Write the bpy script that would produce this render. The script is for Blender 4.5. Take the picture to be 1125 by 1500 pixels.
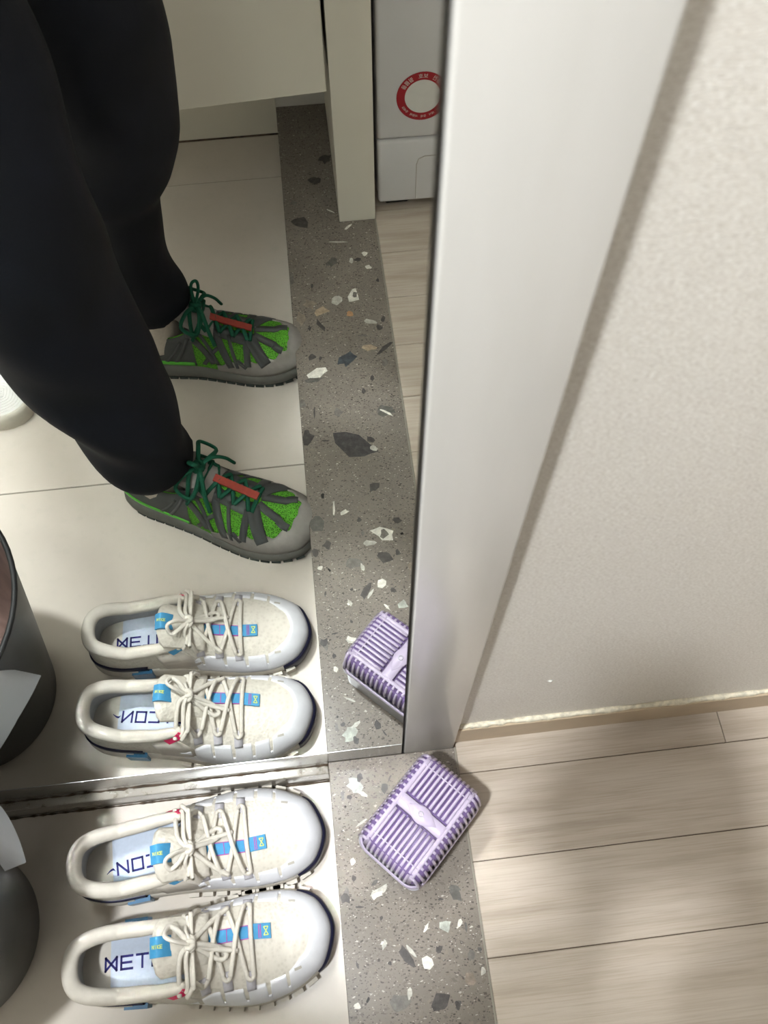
import bpy, bmesh, math, random
import numpy as np
from mathutils import Vector, Matrix
from mathutils.bvhtree import BVHTree

for _o in list(bpy.data.objects):
    bpy.data.objects.remove(_o, do_unlink=True)
SC = bpy.context.scene
COL = SC.collection
PI = math.pi
R = math.radians

# ------------------------------------------------------------------ camera
CAM_POS = Vector((0.05093, -0.19671, 0.99438))
CAM_FWD = Vector((0.0457, 0.4611, -0.8862)).normalized()
CAM_RIGHT = Vector((0.9936, -0.1127, -0.0074)).normalized()
CAM_UP = CAM_RIGHT.cross(CAM_FWD).normalized()
cam_data = bpy.data.cameras.new('camera')
cam = bpy.data.objects.new('camera', cam_data)
COL.objects.link(cam)
cam_data.sensor_fit = 'VERTICAL'
cam_data.sensor_height = 36.0
cam_data.lens = 36.0 * 1213.8 / 1500.0
cam_data.clip_start = 0.01
cam_data.dof.use_dof = True
cam_data.dof.focus_distance = 1.08
cam_data.dof.aperture_fstop = 11.0
_m = Matrix((CAM_RIGHT, CAM_UP, -CAM_FWD)).transposed().to_4x4()
_m.translation = CAM_POS
cam.matrix_world = _m
SC.camera = cam

# ------------------------------------------------------------------ world, exposure
world = bpy.data.worlds.new('world')
SC.world = world
world.use_nodes = True
world.node_tree.nodes['Background'].inputs[0].default_value = (0.9, 0.92, 1.0, 1)
world.node_tree.nodes['Background'].inputs[1].default_value = 0.02
SC.view_settings.view_transform = 'Standard'
SC.view_settings.look = 'None'
SC.view_settings.gamma = 1.0
SC.view_settings.use_curve_mapping = False
SC.view_settings.exposure = 0.09
SC.cycles.sample_clamp_indirect = 0.0
SC.cycles.caustics_reflective = True
SC.cycles.blur_glossy = 0.3
SC.cycles.max_bounces = 10

# ------------------------------------------------------------------ entry lamp and added hall fill
ENTRY_LAMP = (-0.45, -0.494, 2.27)
HALL_FILL = (1.5, -0.75, 2.27)
def area(name, loc, size, power, color):
    d = bpy.data.lights.new(name, 'AREA')
    d.shape = 'DISK'; d.size = size; d.energy = power; d.color = color
    o = bpy.data.objects.new(name, d); COL.objects.link(o); o.location = loc
    return o
area('entry_lamp_light', ENTRY_LAMP, 0.12, 56.0, (0.93, 0.975, 1.0))
area('hall_fill_light', HALL_FILL, 0.30, 0.8, (1.0, 0.98, 0.94))  # weak fill added over the dark hall, no lamp known there

# ------------------------------------------------------------------ materials
def lin(c):
    return tuple(((v / 255.0) / 12.92 if v / 255.0 <= 0.04045 else ((v / 255.0 + 0.055) / 1.055) ** 2.4) for v in c[:3]) + (1.0,)

class NT:
    def __init__(s, name):
        s.m = bpy.data.materials.new(name); s.m.use_nodes = True
        s.t = s.m.node_tree; s.n = s.t.nodes; s.l = s.t.links
        s.b = s.n['Principled BSDF']
    def add(s, t, **kw):
        x = s.n.new(t)
        for k, v in kw.items():
            setattr(x, k, v)
        return x
    def link(s, a, b): s.l.new(a, b)
    def coords(s, scale=(1, 1, 1), rot=(0, 0, 0), kind='Object', loc=None):
        tc = s.add('ShaderNodeTexCoord'); mp = s.add('ShaderNodeMapping')
        mp.inputs['Scale'].default_value = scale; mp.inputs['Rotation'].default_value = rot
        if loc is not None: mp.inputs['Location'].default_value = loc
        s.link(tc.outputs[kind], mp.inputs['Vector']); return mp.outputs['Vector']
    def noise(s, vec, scale, detail=3, rough=0.55):
        x = s.add('ShaderNodeTexNoise'); x.inputs['Scale'].default_value = scale
        x.inputs['Detail'].default_value = detail; x.inputs['Roughness'].default_value = rough
        s.link(vec, x.inputs['Vector']); return x
    def voro(s, vec, scale, feature='F1'):
        x = s.add('ShaderNodeTexVoronoi', feature=feature); x.inputs['Scale'].default_value = scale
        s.link(vec, x.inputs['Vector']); return x
    def ramp(s, fac, stops, interp='LINEAR'):
        x = s.add('ShaderNodeValToRGB'); cr = x.color_ramp; cr.interpolation = interp
        while len(cr.elements) < len(stops): cr.elements.new(0.5)
        for e, (p, c) in zip(cr.elements, stops): e.position = p; e.color = c if len(c) == 4 else tuple(c) + (1,)
        s.link(fac, x.inputs['Fac']); return x.outputs['Color']
    def mix(s, fac, a, b, mode='MIX'):
        x = s.add('ShaderNodeMix', data_type='RGBA', blend_type=mode)
        for v, k in ((fac, 'Factor'),):
            if hasattr(v, 'is_linked') or not isinstance(v, (int, float)): s.link(v, x.inputs[0])
            else: x.inputs[0].default_value = v
        for v, k in ((a, 6), (b, 7)):
            if isinstance(v, tuple): x.inputs[k].default_value = v
            else: s.link(v, x.inputs[k])
        return x.outputs[2]
    def math(s, op, a, b=0.0):
        x = s.add('ShaderNodeMath', operation=op)
        for i, v in enumerate((a, b)):
            if isinstance(v, (int, float)): x.inputs[i].default_value = v
            else: s.link(v, x.inputs[i])
        return x.outputs[0]
    def bump(s, h, strength=0.3, dist=0.001):
        x = s.add('ShaderNodeBump'); x.inputs['Strength'].default_value = strength; x.inputs['Distance'].default_value = dist
        s.link(h, x.inputs['Height']); s.link(x.outputs['Normal'], s.b.inputs['Normal'])
    def base(s, c):
        if isinstance(c, tuple): s.b.inputs['Base Color'].default_value = c
        else: s.link(c, s.b.inputs['Base Color'])
    def set(s, rough=0.5, metal=0.0, spec=0.5, **kw):
        s.b.inputs['Roughness'].default_value = rough; s.b.inputs['Metallic'].default_value = metal
        s.b.inputs['Specular IOR Level'].default_value = spec
        for k, v in kw.items(): s.b.inputs[k.replace('_', ' ')].default_value = v
        return s.m

def plain(name, rgb, rough=0.5, metal=0.0, spec=0.5, var=0.06, nscale=60, bump=0.0, bscale=400, **kw):
    t = NT(name); c = lin(rgb); v = t.coords()
    n = t.noise(v, nscale, 3)
    lo = tuple(x * (1 - var) for x in c[:3]) + (1,); hi = tuple(min(1, x * (1 + var)) for x in c[:3]) + (1,)
    t.base(t.ramp(n.outputs['Fac'], [(0.3, lo), (0.7, hi)]))
    if bump > 0:
        t.bump(t.noise(v, bscale, 2).outputs['Fac'], bump, 0.0006)
    return t.set(rough, metal, spec, **kw)

M = {}
def build_materials():
    # mirror
    t = NT('mirror_silver'); t.base((0.81, 0.83, 0.805, 1)); M['mirror'] = t.set(0.0, 1.0)
    # wallpaper : woven horizontal fibres
    t = NT('wallpaper'); v = t.coords((1, 1, 4.0)); n1 = t.noise(v, 430, 2, 0.5); n2 = t.noise(t.coords((0.35, 1, 6)), 220, 2)
    v0 = t.coords(); nb = t.noise(v0, 3.0, 2)
    c = t.ramp(nb.outputs['Fac'], [(0.3, lin((227, 220, 211))), (0.7, lin((232, 226, 218)))])
    c = t.mix(t.ramp(n1.outputs['Fac'], [(0.5, (0, 0, 0)), (0.68, (1, 1, 1))]), c, lin((243, 239, 233)))
    c = t.mix(t.ramp(n1.outputs['Fac'], [(0.32, (0.8, 0.8, 0.8)), (0.5, (0, 0, 0))]), c, lin((200, 192, 181)))
    t.base(c); h = t.math('ADD', n1.outputs['Fac'], n2.outputs['Fac']); t.bump(h, 0.35, 0.0008); M['wallpaper'] = t.set(0.5, 0, 0.35)
    # jamb film
    t = NT('jamb_film'); v = t.coords((1, 1, 0.15)); n = t.noise(v, 40, 3)
    t.base(t.ramp(n.outputs['Fac'], [(0.3, lin((226, 223, 218))), (0.7, lin((232, 229, 225)))])); t.bump(t.noise(t.coords(), 250, 2).outputs['Fac'], 0.03, 0.0005)
    M['jamb'] = t.set(0.18, 0, 0.55)
    M['panel'] = plain('cabinet_panel', (222, 216, 202), 0.4, 0, 0.4, 0.02, 8)
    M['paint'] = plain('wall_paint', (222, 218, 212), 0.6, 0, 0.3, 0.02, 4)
    M['paint_hall_dim'] = plain('hall_paint_dim', (178, 170, 158), 0.6, 0, 0.3, 0.02, 4)  # hall's dimness put into the wall paint's colour, for less bounced light
    M['ceiling'] = plain('ceiling_paint', (234, 233, 230), 0.7, 0, 0.2, 0.02, 4)
    M['base'] = plain('baseboard_tan', (196, 176, 150), 0.45, 0, 0.4, 0.05, 30)
    M['caulk'] = plain('caulk', (226, 217, 196), 0.7, 0, 0.3, 0.25, 160, 0.4, 300)
    M['black'] = plain('dark_gap', (20, 20, 20), 0.6)
    # metal rail
    t = NT('rail_metal'); v = t.coords((0.4, 1, 8)); n = t.noise(v, 60, 4, 0.65)
    t.base(t.ramp(n.outputs['Fac'], [(0.35, lin((168, 166, 160))), (0.65, lin((188, 186, 180)))])); M['rail'] = t.set(0.22, 0.7)
    t = NT('skirting_dirty'); v = t.coords((1, 1, 3)); n = t.noise(v, 55, 5, 0.7); n2 = t.noise(t.coords((0.5, 1, 6)), 90, 4, 0.7)
    f = t.ramp(n.outputs['Fac'], [(0.54, (0, 0, 0)), (0.68, (1, 1, 1))])
    c = t.mix(f, lin((158, 152, 142)), lin((92, 82, 70)))
    t.base(t.mix(t.ramp(n2.outputs['Fac'], [(0.62, (0, 0, 0)), (0.70, (0.6, 0.6, 0.6))]), c, lin((210, 206, 198)))); M['skirt'] = t.set(0.16, 0, 0.6)
    M['grime'] = plain('grime', (84, 70, 56), 0.7, 0, 0.3, 0.5, 90)
    # tile
    t = NT('floor_tile'); v = t.coords(); n = t.noise(v, 5, 5, 0.6); n2 = t.noise(v, 60, 3)
    c = t.ramp(n.outputs['Fac'], [(0.3, lin((202, 192, 180))), (0.7, lin((212, 203, 192)))])
    t.base(t.mix(t.ramp(n2.outputs['Fac'], [(0.55, (0, 0, 0)), (0.8, (0.3, 0.3, 0.3))]), c, lin((190, 184, 172)))); M['tile'] = t.set(0.24, 0, 0.5)
    M['grout'] = plain('grout', (140, 134, 122), 0.8)
    # wood planks
    t = NT('oak_plank'); oi = t.add('ShaderNodeObjectInfo'); tc = t.add('ShaderNodeTexCoord')
    comb = t.add('ShaderNodeCombineXYZ'); t.link(t.math('MULTIPLY', oi.outputs['Random'], 7.0), comb.inputs['X']); t.link(t.math('MULTIPLY', oi.outputs['Random'], 3.3), comb.inputs['Y'])
    va = t.add('ShaderNodeVectorMath', operation='ADD'); t.link(tc.outputs['Object'], va.inputs[0]); t.link(comb.outputs[0], va.inputs[1])
    def mp(sc):
        m = t.add('ShaderNodeMapping'); m.inputs['Scale'].default_value = sc; t.link(va.outputs[0], m.inputs['Vector']); return m.outputs['Vector']
    g1 = t.noise(mp((1.3, 16, 1)), 4.0, 5, 0.6); g2 = t.noise(mp((2.5, 110, 1)), 5.0, 3, 0.6); g3 = t.noise(mp((1.0, 5, 1)), 2.2, 3)
    c = t.ramp(g1.outputs['Fac'], [(0.28, lin((160, 145, 129))), (0.5, lin((183, 170, 156))), (0.75, lin((195, 183, 171)))])
    c = t.mix(t.ramp(g2.outputs['Fac'], [(0.46, (0, 0, 0)), (0.70, (0.55, 0.55, 0.55))]), c, lin((152, 136, 118)))
    c = t.mix(t.ramp(g3.outputs['Fac'], [(0.35, (0, 0, 0)), (0.7, (0.35, 0.35, 0.35))]), c, lin((204, 191, 176)))
    t.base(c); t.bump(g2.outputs['Fac'], 0.06, 0.0005); M['wood'] = t.set(0.36, 0, 0.4)
    M['seam'] = plain('plank_seam', (84, 66, 50), 0.8)
    # terrazzo
    t = NT('terrazzo'); v = t.coords()
    wv = t.noise(v, 45, 3); off = t.add('ShaderNodeVectorMath', operation='SCALE'); t.link(wv.outputs['Color'], off.inputs[0]); off.inputs['Scale'].default_value = 0.012
    va = t.add('ShaderNodeVectorMath', operation='ADD'); t.link(v, va.inputs[0]); t.link(off.outputs[0], va.inputs[1]); vv = va.outputs[0]
    nb = t.noise(v, 16, 4); c = t.ramp(nb.outputs['Fac'], [(0.3, lin((120, 112, 104))), (0.7, lin((134, 125, 116)))])
    def chips(c, sc, thr, spread, col, rot):
        x = t.voro(t_rot(rot), sc); x.distance = 'MANHATTAN'; x.voronoi_dimensions = '2D'; sep = t.add('ShaderNodeSeparateColor'); t.link(x.outputs['Color'], sep.inputs[0])
        rad = t.math('MULTIPLY', t.math('SUBTRACT', sep.outputs[0], thr), spread)
        m = t.math('GREATER_THAN', rad, x.outputs['Distance'])
        return t.mix(m, c, col if isinstance(col, tuple) else col(sep.outputs[1]))
    def t_rot(r):
        m = t.add('ShaderNodeMapping'); m.inputs['Rotation'].default_value = (0, 0, r[0]); m.inputs['Scale'].default_value = (r[1], r[2], 1); t.link(vv, m.inputs['Vector']); return m.outputs['Vector']
    c = chips(c, 520, 0.40, 0.75, lambda f: t.ramp(f, [(0.0, lin((140, 131, 121))), (0.5, lin((100, 93, 86))), (1.0, lin((148, 140, 130)))]), (0.3, 1, 1.4))
    c = chips(c, 130, 0.45, 0.8, lambda f: t.ramp(f, [(0.0, lin((106, 100, 92))), (0.5, lin((136, 126, 115))), (1.0, lin((116, 108, 99)))]), (0.4, 1, 1.7))
    c = chips(c, 210, 0.52, 0.9, lambda f: t.ramp(f, [(0.0, lin((80, 75, 70))), (0.6, lin((100, 94, 87))), (1.0, lin((122, 113, 104)))]), (0.9, 1, 1.5))
    c = chips(c, 260, 0.70, 1.4, lambda f: t.ramp(f, [(0.0, lin((70, 66, 62))), (1.0, lin((102, 95, 88)))]), (2.2, 1, 1.9))
    c = chips(c, 150, 0.88, 2.6, lambda f: t.ramp(f, [(0.0, lin((168, 161, 150))), (1.0, lin((194, 187, 176)))]), (1.5, 1, 2.4))
    c = chips(c, 300, 0.90, 3.0, lambda f: t.ramp(f, [(0.0, lin((176, 169, 158))), (1.0, lin((198, 192, 182)))]), (2.8, 1, 1.8))
    t.base(c); M['terrazzo'] = t.set(0.2, 0, 0.5)
    for k, rgb in dict(dk=(80, 76, 74), dg=(98, 96, 91), mg=(112, 108, 102), lg=(182, 178, 168), wh=(214, 209, 198), pg=(168, 170, 160), pk=(76, 73, 73), bl=(72, 77, 82), br=(136, 124, 112), tn=(168, 150, 128), bk=(40, 38, 36)).items():
        t = NT('chip_' + k); c = lin(rgb); v = t.coords(); n = t.noise(v, 130, 4, 0.7)
        t.base(t.ramp(n.outputs['Fac'], [(0.3, tuple(x * 0.75 for x in c[:3]) + (1,)), (0.5, c), (0.68, tuple(min(1, x * 1.35) for x in c[:3]) + (1,))])); M['chip_' + k] = t.set(0.2, 0, 0.5)
    M['chip_or'] = plain('chip_or', (176, 134, 100), 0.2, 0, 0.5, 0.15, 150)
    # white trainer
    t = NT('knit_cream'); v = t.coords(); x = t.voro(v, 210); n = t.noise(v, 900, 2)
    c = t.ramp(x.outputs['Distance'], [(0.0, lin((200, 192, 179))), (0.45, lin((212, 205, 193))), (0.8, lin((215, 208, 196)))])
    t.base(c); h = t.math('ADD', x.outputs['Distance'], t.math('MULTIPLY', n.outputs['Fac'], 0.35)); t.bump(h, 0.45, 0.0012); M['knit'] = t.set(0.75, 0, 0.2)
    M['white_film'] = plain('white_film', (222, 221, 225), 0.38, 0, 0.45, 0.03, 90, 0.12, 700)
    M['cream'] = plain('cream_lining', (206, 199, 188), 0.85, 0, 0.15, 0.05, 90, 0.4, 1500)
    M['cream_film'] = plain('cream_film', (200, 192, 182), 0.45, 0, 0.4, 0.03, 60)
    M['midsole'] = plain('midsole_white', (206, 199, 188), 0.55, 0, 0.3, 0.05, 70, 0.1, 600)
    M['lining'] = plain('shoe_lining', (176, 174, 170), 0.9, 0, 0.1, 0.05, 100, 0.3, 1200)
    M['insole'] = plain('insole_pale', (192, 201, 216), 0.85, 0, 0.1, 0.04, 200, 0.3, 1800)
    M['navy'] = plain('navy', (30, 30, 54), 0.4, 0, 0.4, 0.08, 60)
    M['navy_print'] = plain('navy_print', (48, 46, 104), 0.8, 0, 0.1, 0.08, 200)
    M['blue'] = plain('blue_tape', (70, 148, 194), 0.45, 0, 0.45, 0.05, 300, 0.2, 1600)
    M['blue_dark'] = plain('blue_plug', (40, 104, 146), 0.35, 0, 0.5, 0.1, 60)
    M['pink'] = plain('pink_tab', (226, 42, 100), 0.5, 0, 0.4, 0.06, 200)
    M['magenta'] = plain('magenta_stitch', (170, 72, 160), 0.6)
    M['neon'] = plain('neon_stitch', (214, 226, 110), 0.6)
    M['lace'] = plain('lace_cream', (218, 211, 200), 0.8, 0, 0.15, 0.05, 300, 0.6, 2200)
    M['loop'] = plain('webbing_lilac', (190, 186, 192), 0.5, 0, 0.4, 0.05, 300)
    M['slot'] = plain('slot_grey', (186, 180, 170), 0.6, 0, 0.3, 0.05, 200)
    # lavender box
    M['lav'] = plain('lavender_plastic', (200, 186, 209), 0.3, 0, 0.5, 0.03, 60, 0, 400, Transmission_Weight=0.12, IOR=1.4)
    M['lav_slot_shade'] = plain('lavender_slot_shade', (112, 92, 136), 0.5, 0, 0.4, 0.12, 80)  # darker purple stands in for the shade inside the lid slots
    M['lav_base'] = plain('milky_plastic', (206, 202, 210), 0.25, 0, 0.5, 0.03, 60, 0, 400, Transmission_Weight=0.25, IOR=1.4)
    # dark bin
    t = NT('bin_dark'); v = t.coords((1, 1, 0.12)); n = t.noise(v, 28, 5, 0.7)
    t.base(t.ramp(n.outputs['Fac'], [(0.3, lin((42, 43, 42))), (0.7, lin((58, 59, 58)))])); M['bin'] = t.set(0.42, 0.0, 0.4)
    M['bin_in'] = plain('bin_inside', (104, 84, 78), 0.7, 0, 0.3, 0.2, 30)
    M['paper'] = plain('white_paper', (226, 231, 238), 0.7, 0, 0.2, 0.02, 30)
    M['slide'] = plain('white_rubber', (232, 230, 226), 0.5, 0, 0.35, 0.03, 60)
    M['slide_edge'] = plain('rubber_edge', (206, 200, 186), 0.6, 0, 0.3, 0.08, 60)
    M['appliance'] = plain('appliance_white', (214, 212, 212), 0.3, 0, 0.5, 0.02, 10)
    M['sticker_red'] = plain('sticker_red', (158, 24, 36), 0.4, 0, 0.4, 0.05, 60)
    M['sticker_white'] = plain('sticker_white', (214, 212, 206), 0.4, 0, 0.4, 0.03, 60)
    M['rubber'] = plain('rubber_black', (34, 34, 34), 0.7)
    # green trail shoe
    t = NT('green_mesh'); v = t.coords(); x = t.voro(v, 560); c = t.ramp(x.outputs['Distance'], [(0.0, lin((34, 62, 22))), (0.26, lin((38, 68, 24))), (0.40, lin((84, 152, 42))), (0.7, lin((94, 168, 48)))])
    t.base(c); t.bump(x.outputs['Distance'], 0.5, 0.0008); M['gmesh'] = t.set(0.7, 0, 0.2)
    M['gbright'] = plain('green_film', (92, 190, 62), 0.4, 0, 0.4, 0.06, 80)
    M['ggrey'] = plain('grey_suede', (144, 139, 134), 0.7, 0, 0.25, 0.06, 120, 0.3, 1400)
    M['gdark'] = plain('charcoal_film', (74, 76, 76), 0.5, 0, 0.35, 0.08, 80)
    M['gmid'] = plain('grey_foam', (112, 112, 106), 0.7, 0, 0.25, 0.08, 70)
    M['glug'] = plain('lug_rubber', (66, 74, 71), 0.7, 0, 0.3, 0.1, 80)
    M['glace'] = plain('green_lace', (24, 84, 62), 0.75, 0, 0.2, 0.12, 300, 0.5, 1800)
    M['gred'] = plain('red_tape', (150, 60, 48), 0.6, 0, 0.3, 0.08, 200)
    M['sock'] = plain('sock_grey', (206, 196, 184), 0.9, 0, 0.1, 0.06, 200, 0.5, 900)
    t = NT('trouser_cloth'); v = t.coords(); n = t.noise(v, 500, 3); n2 = t.noise(v, 9, 3)
    t.base(t.ramp(n2.outputs['Fac'], [(0.3, lin((15, 17, 22))), (0.7, lin((22, 25, 35)))])); t.bump(n.outputs['Fac'], 0.25, 0.0006); M['trouser'] = t.set(0.75, 0, 0.25)
    M['jacket'] = plain('jacket_cloth', (36, 38, 44), 0.8, 0, 0.2, 0.15, 20, 0.3, 500)
    M['skin'] = plain('skin', (212, 168, 142), 0.5, 0, 0.4, 0.05, 20)
    M['hair'] = plain('hair', (24, 20, 18), 0.5, 0, 0.4, 0.3, 200)
    M['lips'] = plain('lips', (178, 104, 96), 0.5)
    M['eye'] = plain('eye_dark', (30, 24, 22), 0.2)
    M['phone'] = plain('phone_black', (28, 29, 32), 0.2, 0, 0.5)
    M['glass'] = plain('phone_glass', (10, 10, 12), 0.05, 0, 0.6)
    t = NT('lamp_diffuser'); t.base((1, 0.97, 0.92, 1)); t.b.inputs['Emission Color'].default_value = (1.0, 0.94, 0.85, 1); t.b.inputs['Emission Strength'].default_value = 1.5; M['lamp'] = t.set(0.5)
    M['door'] = plain('steel_door', (120, 118, 116), 0.4, 0.2, 0.4, 0.03, 10)
    M['steel'] = plain('brushed_steel', (190, 190, 190), 0.25, 1.0)
build_materials()

# ------------------------------------------------------------------ mesh helpers
def obj(name, verts, faces, mat, parent=None, smooth=False, recalc=True):
    me = bpy.data.meshes.new(name)
    me.from_pydata([tuple(v) for v in verts], [], faces)
    if recalc:
        bm = bmesh.new(); bm.from_mesh(me); bmesh.ops.recalc_face_normals(bm, faces=bm.faces); bm.to_mesh(me); bm.free()
    return link(name, me, mat, parent, smooth)
def link(name, me, mat, parent=None, smooth=False):
    me.materials.clear(); me.materials.append(M[mat] if isinstance(mat, str) else mat)
    if smooth: me.polygons.foreach_set('use_smooth', [True] * len(me.polygons))
    o = bpy.data.objects.new(name, me); COL.objects.link(o)
    if parent is not None: o.parent = parent
    return o
def empty(name, loc=(0, 0, 0), rz=0.0, parent=None):
    o = bpy.data.objects.new(name, None); COL.objects.link(o); o.location = loc; o.rotation_euler = (0, 0, rz)
    o.empty_display_size = 0.02
    if parent is not None: o.parent = parent
    return o
def tag(o, label=None, cat=None, group=None, kind=None):
    if label: o['label'] = label
    if cat: o['category'] = cat
    if group: o['group'] = group
    if kind: o['kind'] = kind
    return o
def box_bm(x0, x1, y0, y1, z0, z1, bevel=0.0, seg=2):
    bm = bmesh.new()
    vs = [bm.verts.new(p) for p in [(x0, y0, z0), (x1, y0, z0), (x1, y1, z0), (x0, y1, z0), (x0, y0, z1), (x1, y0, z1), (x1, y1, z1), (x0, y1, z1)]]
    for f in [(0, 3, 2, 1), (4, 5, 6, 7), (0, 1, 5, 4), (1, 2, 6, 5), (2, 3, 7, 6), (3, 0, 4, 7)]: bm.faces.new([vs[i] for i in f])
    if bevel > 0: bmesh.ops.bevel(bm, geom=list(bm.edges), offset=bevel, segments=seg, affect='EDGES', profile=0.5)
    return bm
def box(name, x0, x1, y0, y1, z0, z1, mat, parent=None, bevel=0.0, seg=2, smooth=False):
    bm = box_bm(x0, x1, y0, y1, z0, z1, bevel, seg); me = bpy.data.meshes.new(name); bm.to_mesh(me); bm.free()
    return link(name, me, mat, parent, smooth)
def prism_data(outline, z0, z1):
    n = len(outline); v = [(x, y, z0) for x, y in outline] + [(x, y, z1) for x, y in outline]
    f = [tuple(range(n))[::-1], tuple(range(n, 2 * n))] + [(i, (i + 1) % n, n + (i + 1) % n, n + i) for i in range(n)]
    return v, f
def grid_faces(nu, nv, closed_u=False, closed_v=False, off=0):
    f = []
    for i in range(nu if closed_u else nu - 1):
        for j in range(nv if closed_v else nv - 1):
            a = off + i * nv + j; b = off + ((i + 1) % nu) * nv + j
            c = off + ((i + 1) % nu) * nv + (j + 1) % nv; d = off + i * nv + (j + 1) % nv
            f.append((a, b, c, d))
    return f
def smooth_path(pts, n):
    """Catmull-Rom through pts, n samples."""
    P_ = [Vector(p) for p in pts]; m = len(P_); out = []
    for k in range(n):
        s = k / (n - 1) * (m - 1); i = min(int(s), m - 2); t = s - i
        p0 = P_[i - 1] if i > 0 else P_[i] * 2 - P_[i + 1]; p1 = P_[i]; p2 = P_[i + 1]; p3 = P_[i + 2] if i + 2 < m else P_[i + 1] * 2 - P_[i]
        out.append(0.5 * ((2 * p1) + (p2 - p0) * t + (2 * p0 - 5 * p1 + 4 * p2 - p3) * t * t + (3 * p1 - p0 - 3 * p2 + p3) * t ** 3))
    return out
def tube_data(pts, rad, n=8, flat=1.0, up=None, closed=False, cap=True):
    pts = [Vector(p) for p in pts]; m = len(pts); v = []; f = []
    nrm = None
    for i, p in enumerate(pts):
        a = pts[i - 1] if (i > 0 or closed) else p; b = pts[(i + 1) % m] if (i < m - 1 or closed) else p
        t = (b - a); t = t.normalized() if t.length > 1e-9 else Vector((1, 0, 0))
        if up is not None:
            w = Vector(up); nrm = (w - t * w.dot(t))
        elif nrm is None:
            w = Vector((0, 0, 1)) if abs(t.z) < 0.9 else Vector((1, 0, 0)); nrm = w - t * w.dot(t)
        else: nrm = nrm - t * nrm.dot(t)
        nrm.normalize(); bi = t.cross(nrm); r = rad[i] if isinstance(rad, (list, tuple)) else rad
        for k in range(n):
            an = 2 * PI * k / n; v.append(p + bi * (math.cos(an) * r) + nrm * (math.sin(an) * r * flat))
    f = grid_faces(m, n, closed, True)
    if cap and not closed: f += [tuple(range(n))[::-1], tuple(range((m - 1) * n, m * n))]
    return v, f
def join_data(*parts):
    V, F = [], []
    for v, f in parts:
        o = len(V); V += list(v); F += [tuple(i + o for i in q) for q in f]
    return V, F
def box_data(x0, x1, y0, y1, z0, z1):
    v = [(x0, y0, z0), (x1, y0, z0), (x1, y1, z0), (x0, y1, z0), (x0, y0, z1), (x1, y0, z1), (x1, y1, z1), (x0, y1, z1)]
    return v, [(0, 3, 2, 1), (4, 5, 6, 7), (0, 1, 5, 4), (1, 2, 6, 5), (2, 3, 7, 6), (3, 0, 4, 7)]
def interp(x, xs, ys): return float(np.interp(x, xs, ys))
def sstep(x, a, b):
    t = min(1.0, max(0.0, (x - a) / (b - a))); return t * t * (3 - 2 * t)
def copy_tree(o, parent=None):
    c = o.copy(); COL.objects.link(c); c.parent = parent
    for ch in list(o.children): copy_tree(ch, c)
    return c
# ================================================================== STRUCTURE
H = 0.053            # step down from the threshold to the tiled entry
DW = 1.171           # depth of the entry (mirror plane y = 0 to wall behind)
XL = -1.30           # entrance door wall
XR = 2.60            # end of the hall
YH = -1.75           # far side of the hall
CEIL = 2.32
rnd = random.Random(7)

floor = tag(box('floor_entry', XL, 0.0, -DW, 0.0, -H - 0.03, -H - 0.0012, 'grout'), 'pale stone tiled floor of the lowered entry', 'floor', kind='structure')
xs = [XL, -1.2, -0.601, 0.0]; ys = [-DW, -1.052, -0.441, -0.0]
for i in range(3):
    for j in range(3):
        g = 0.0009
        box('tile', xs[i] + g, xs[i + 1] - (g if i < 2 else 0), ys[j] + g, ys[j + 1] - g, -H - 0.009, -H, 'tile', floor, 0.0005, 1)

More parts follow.
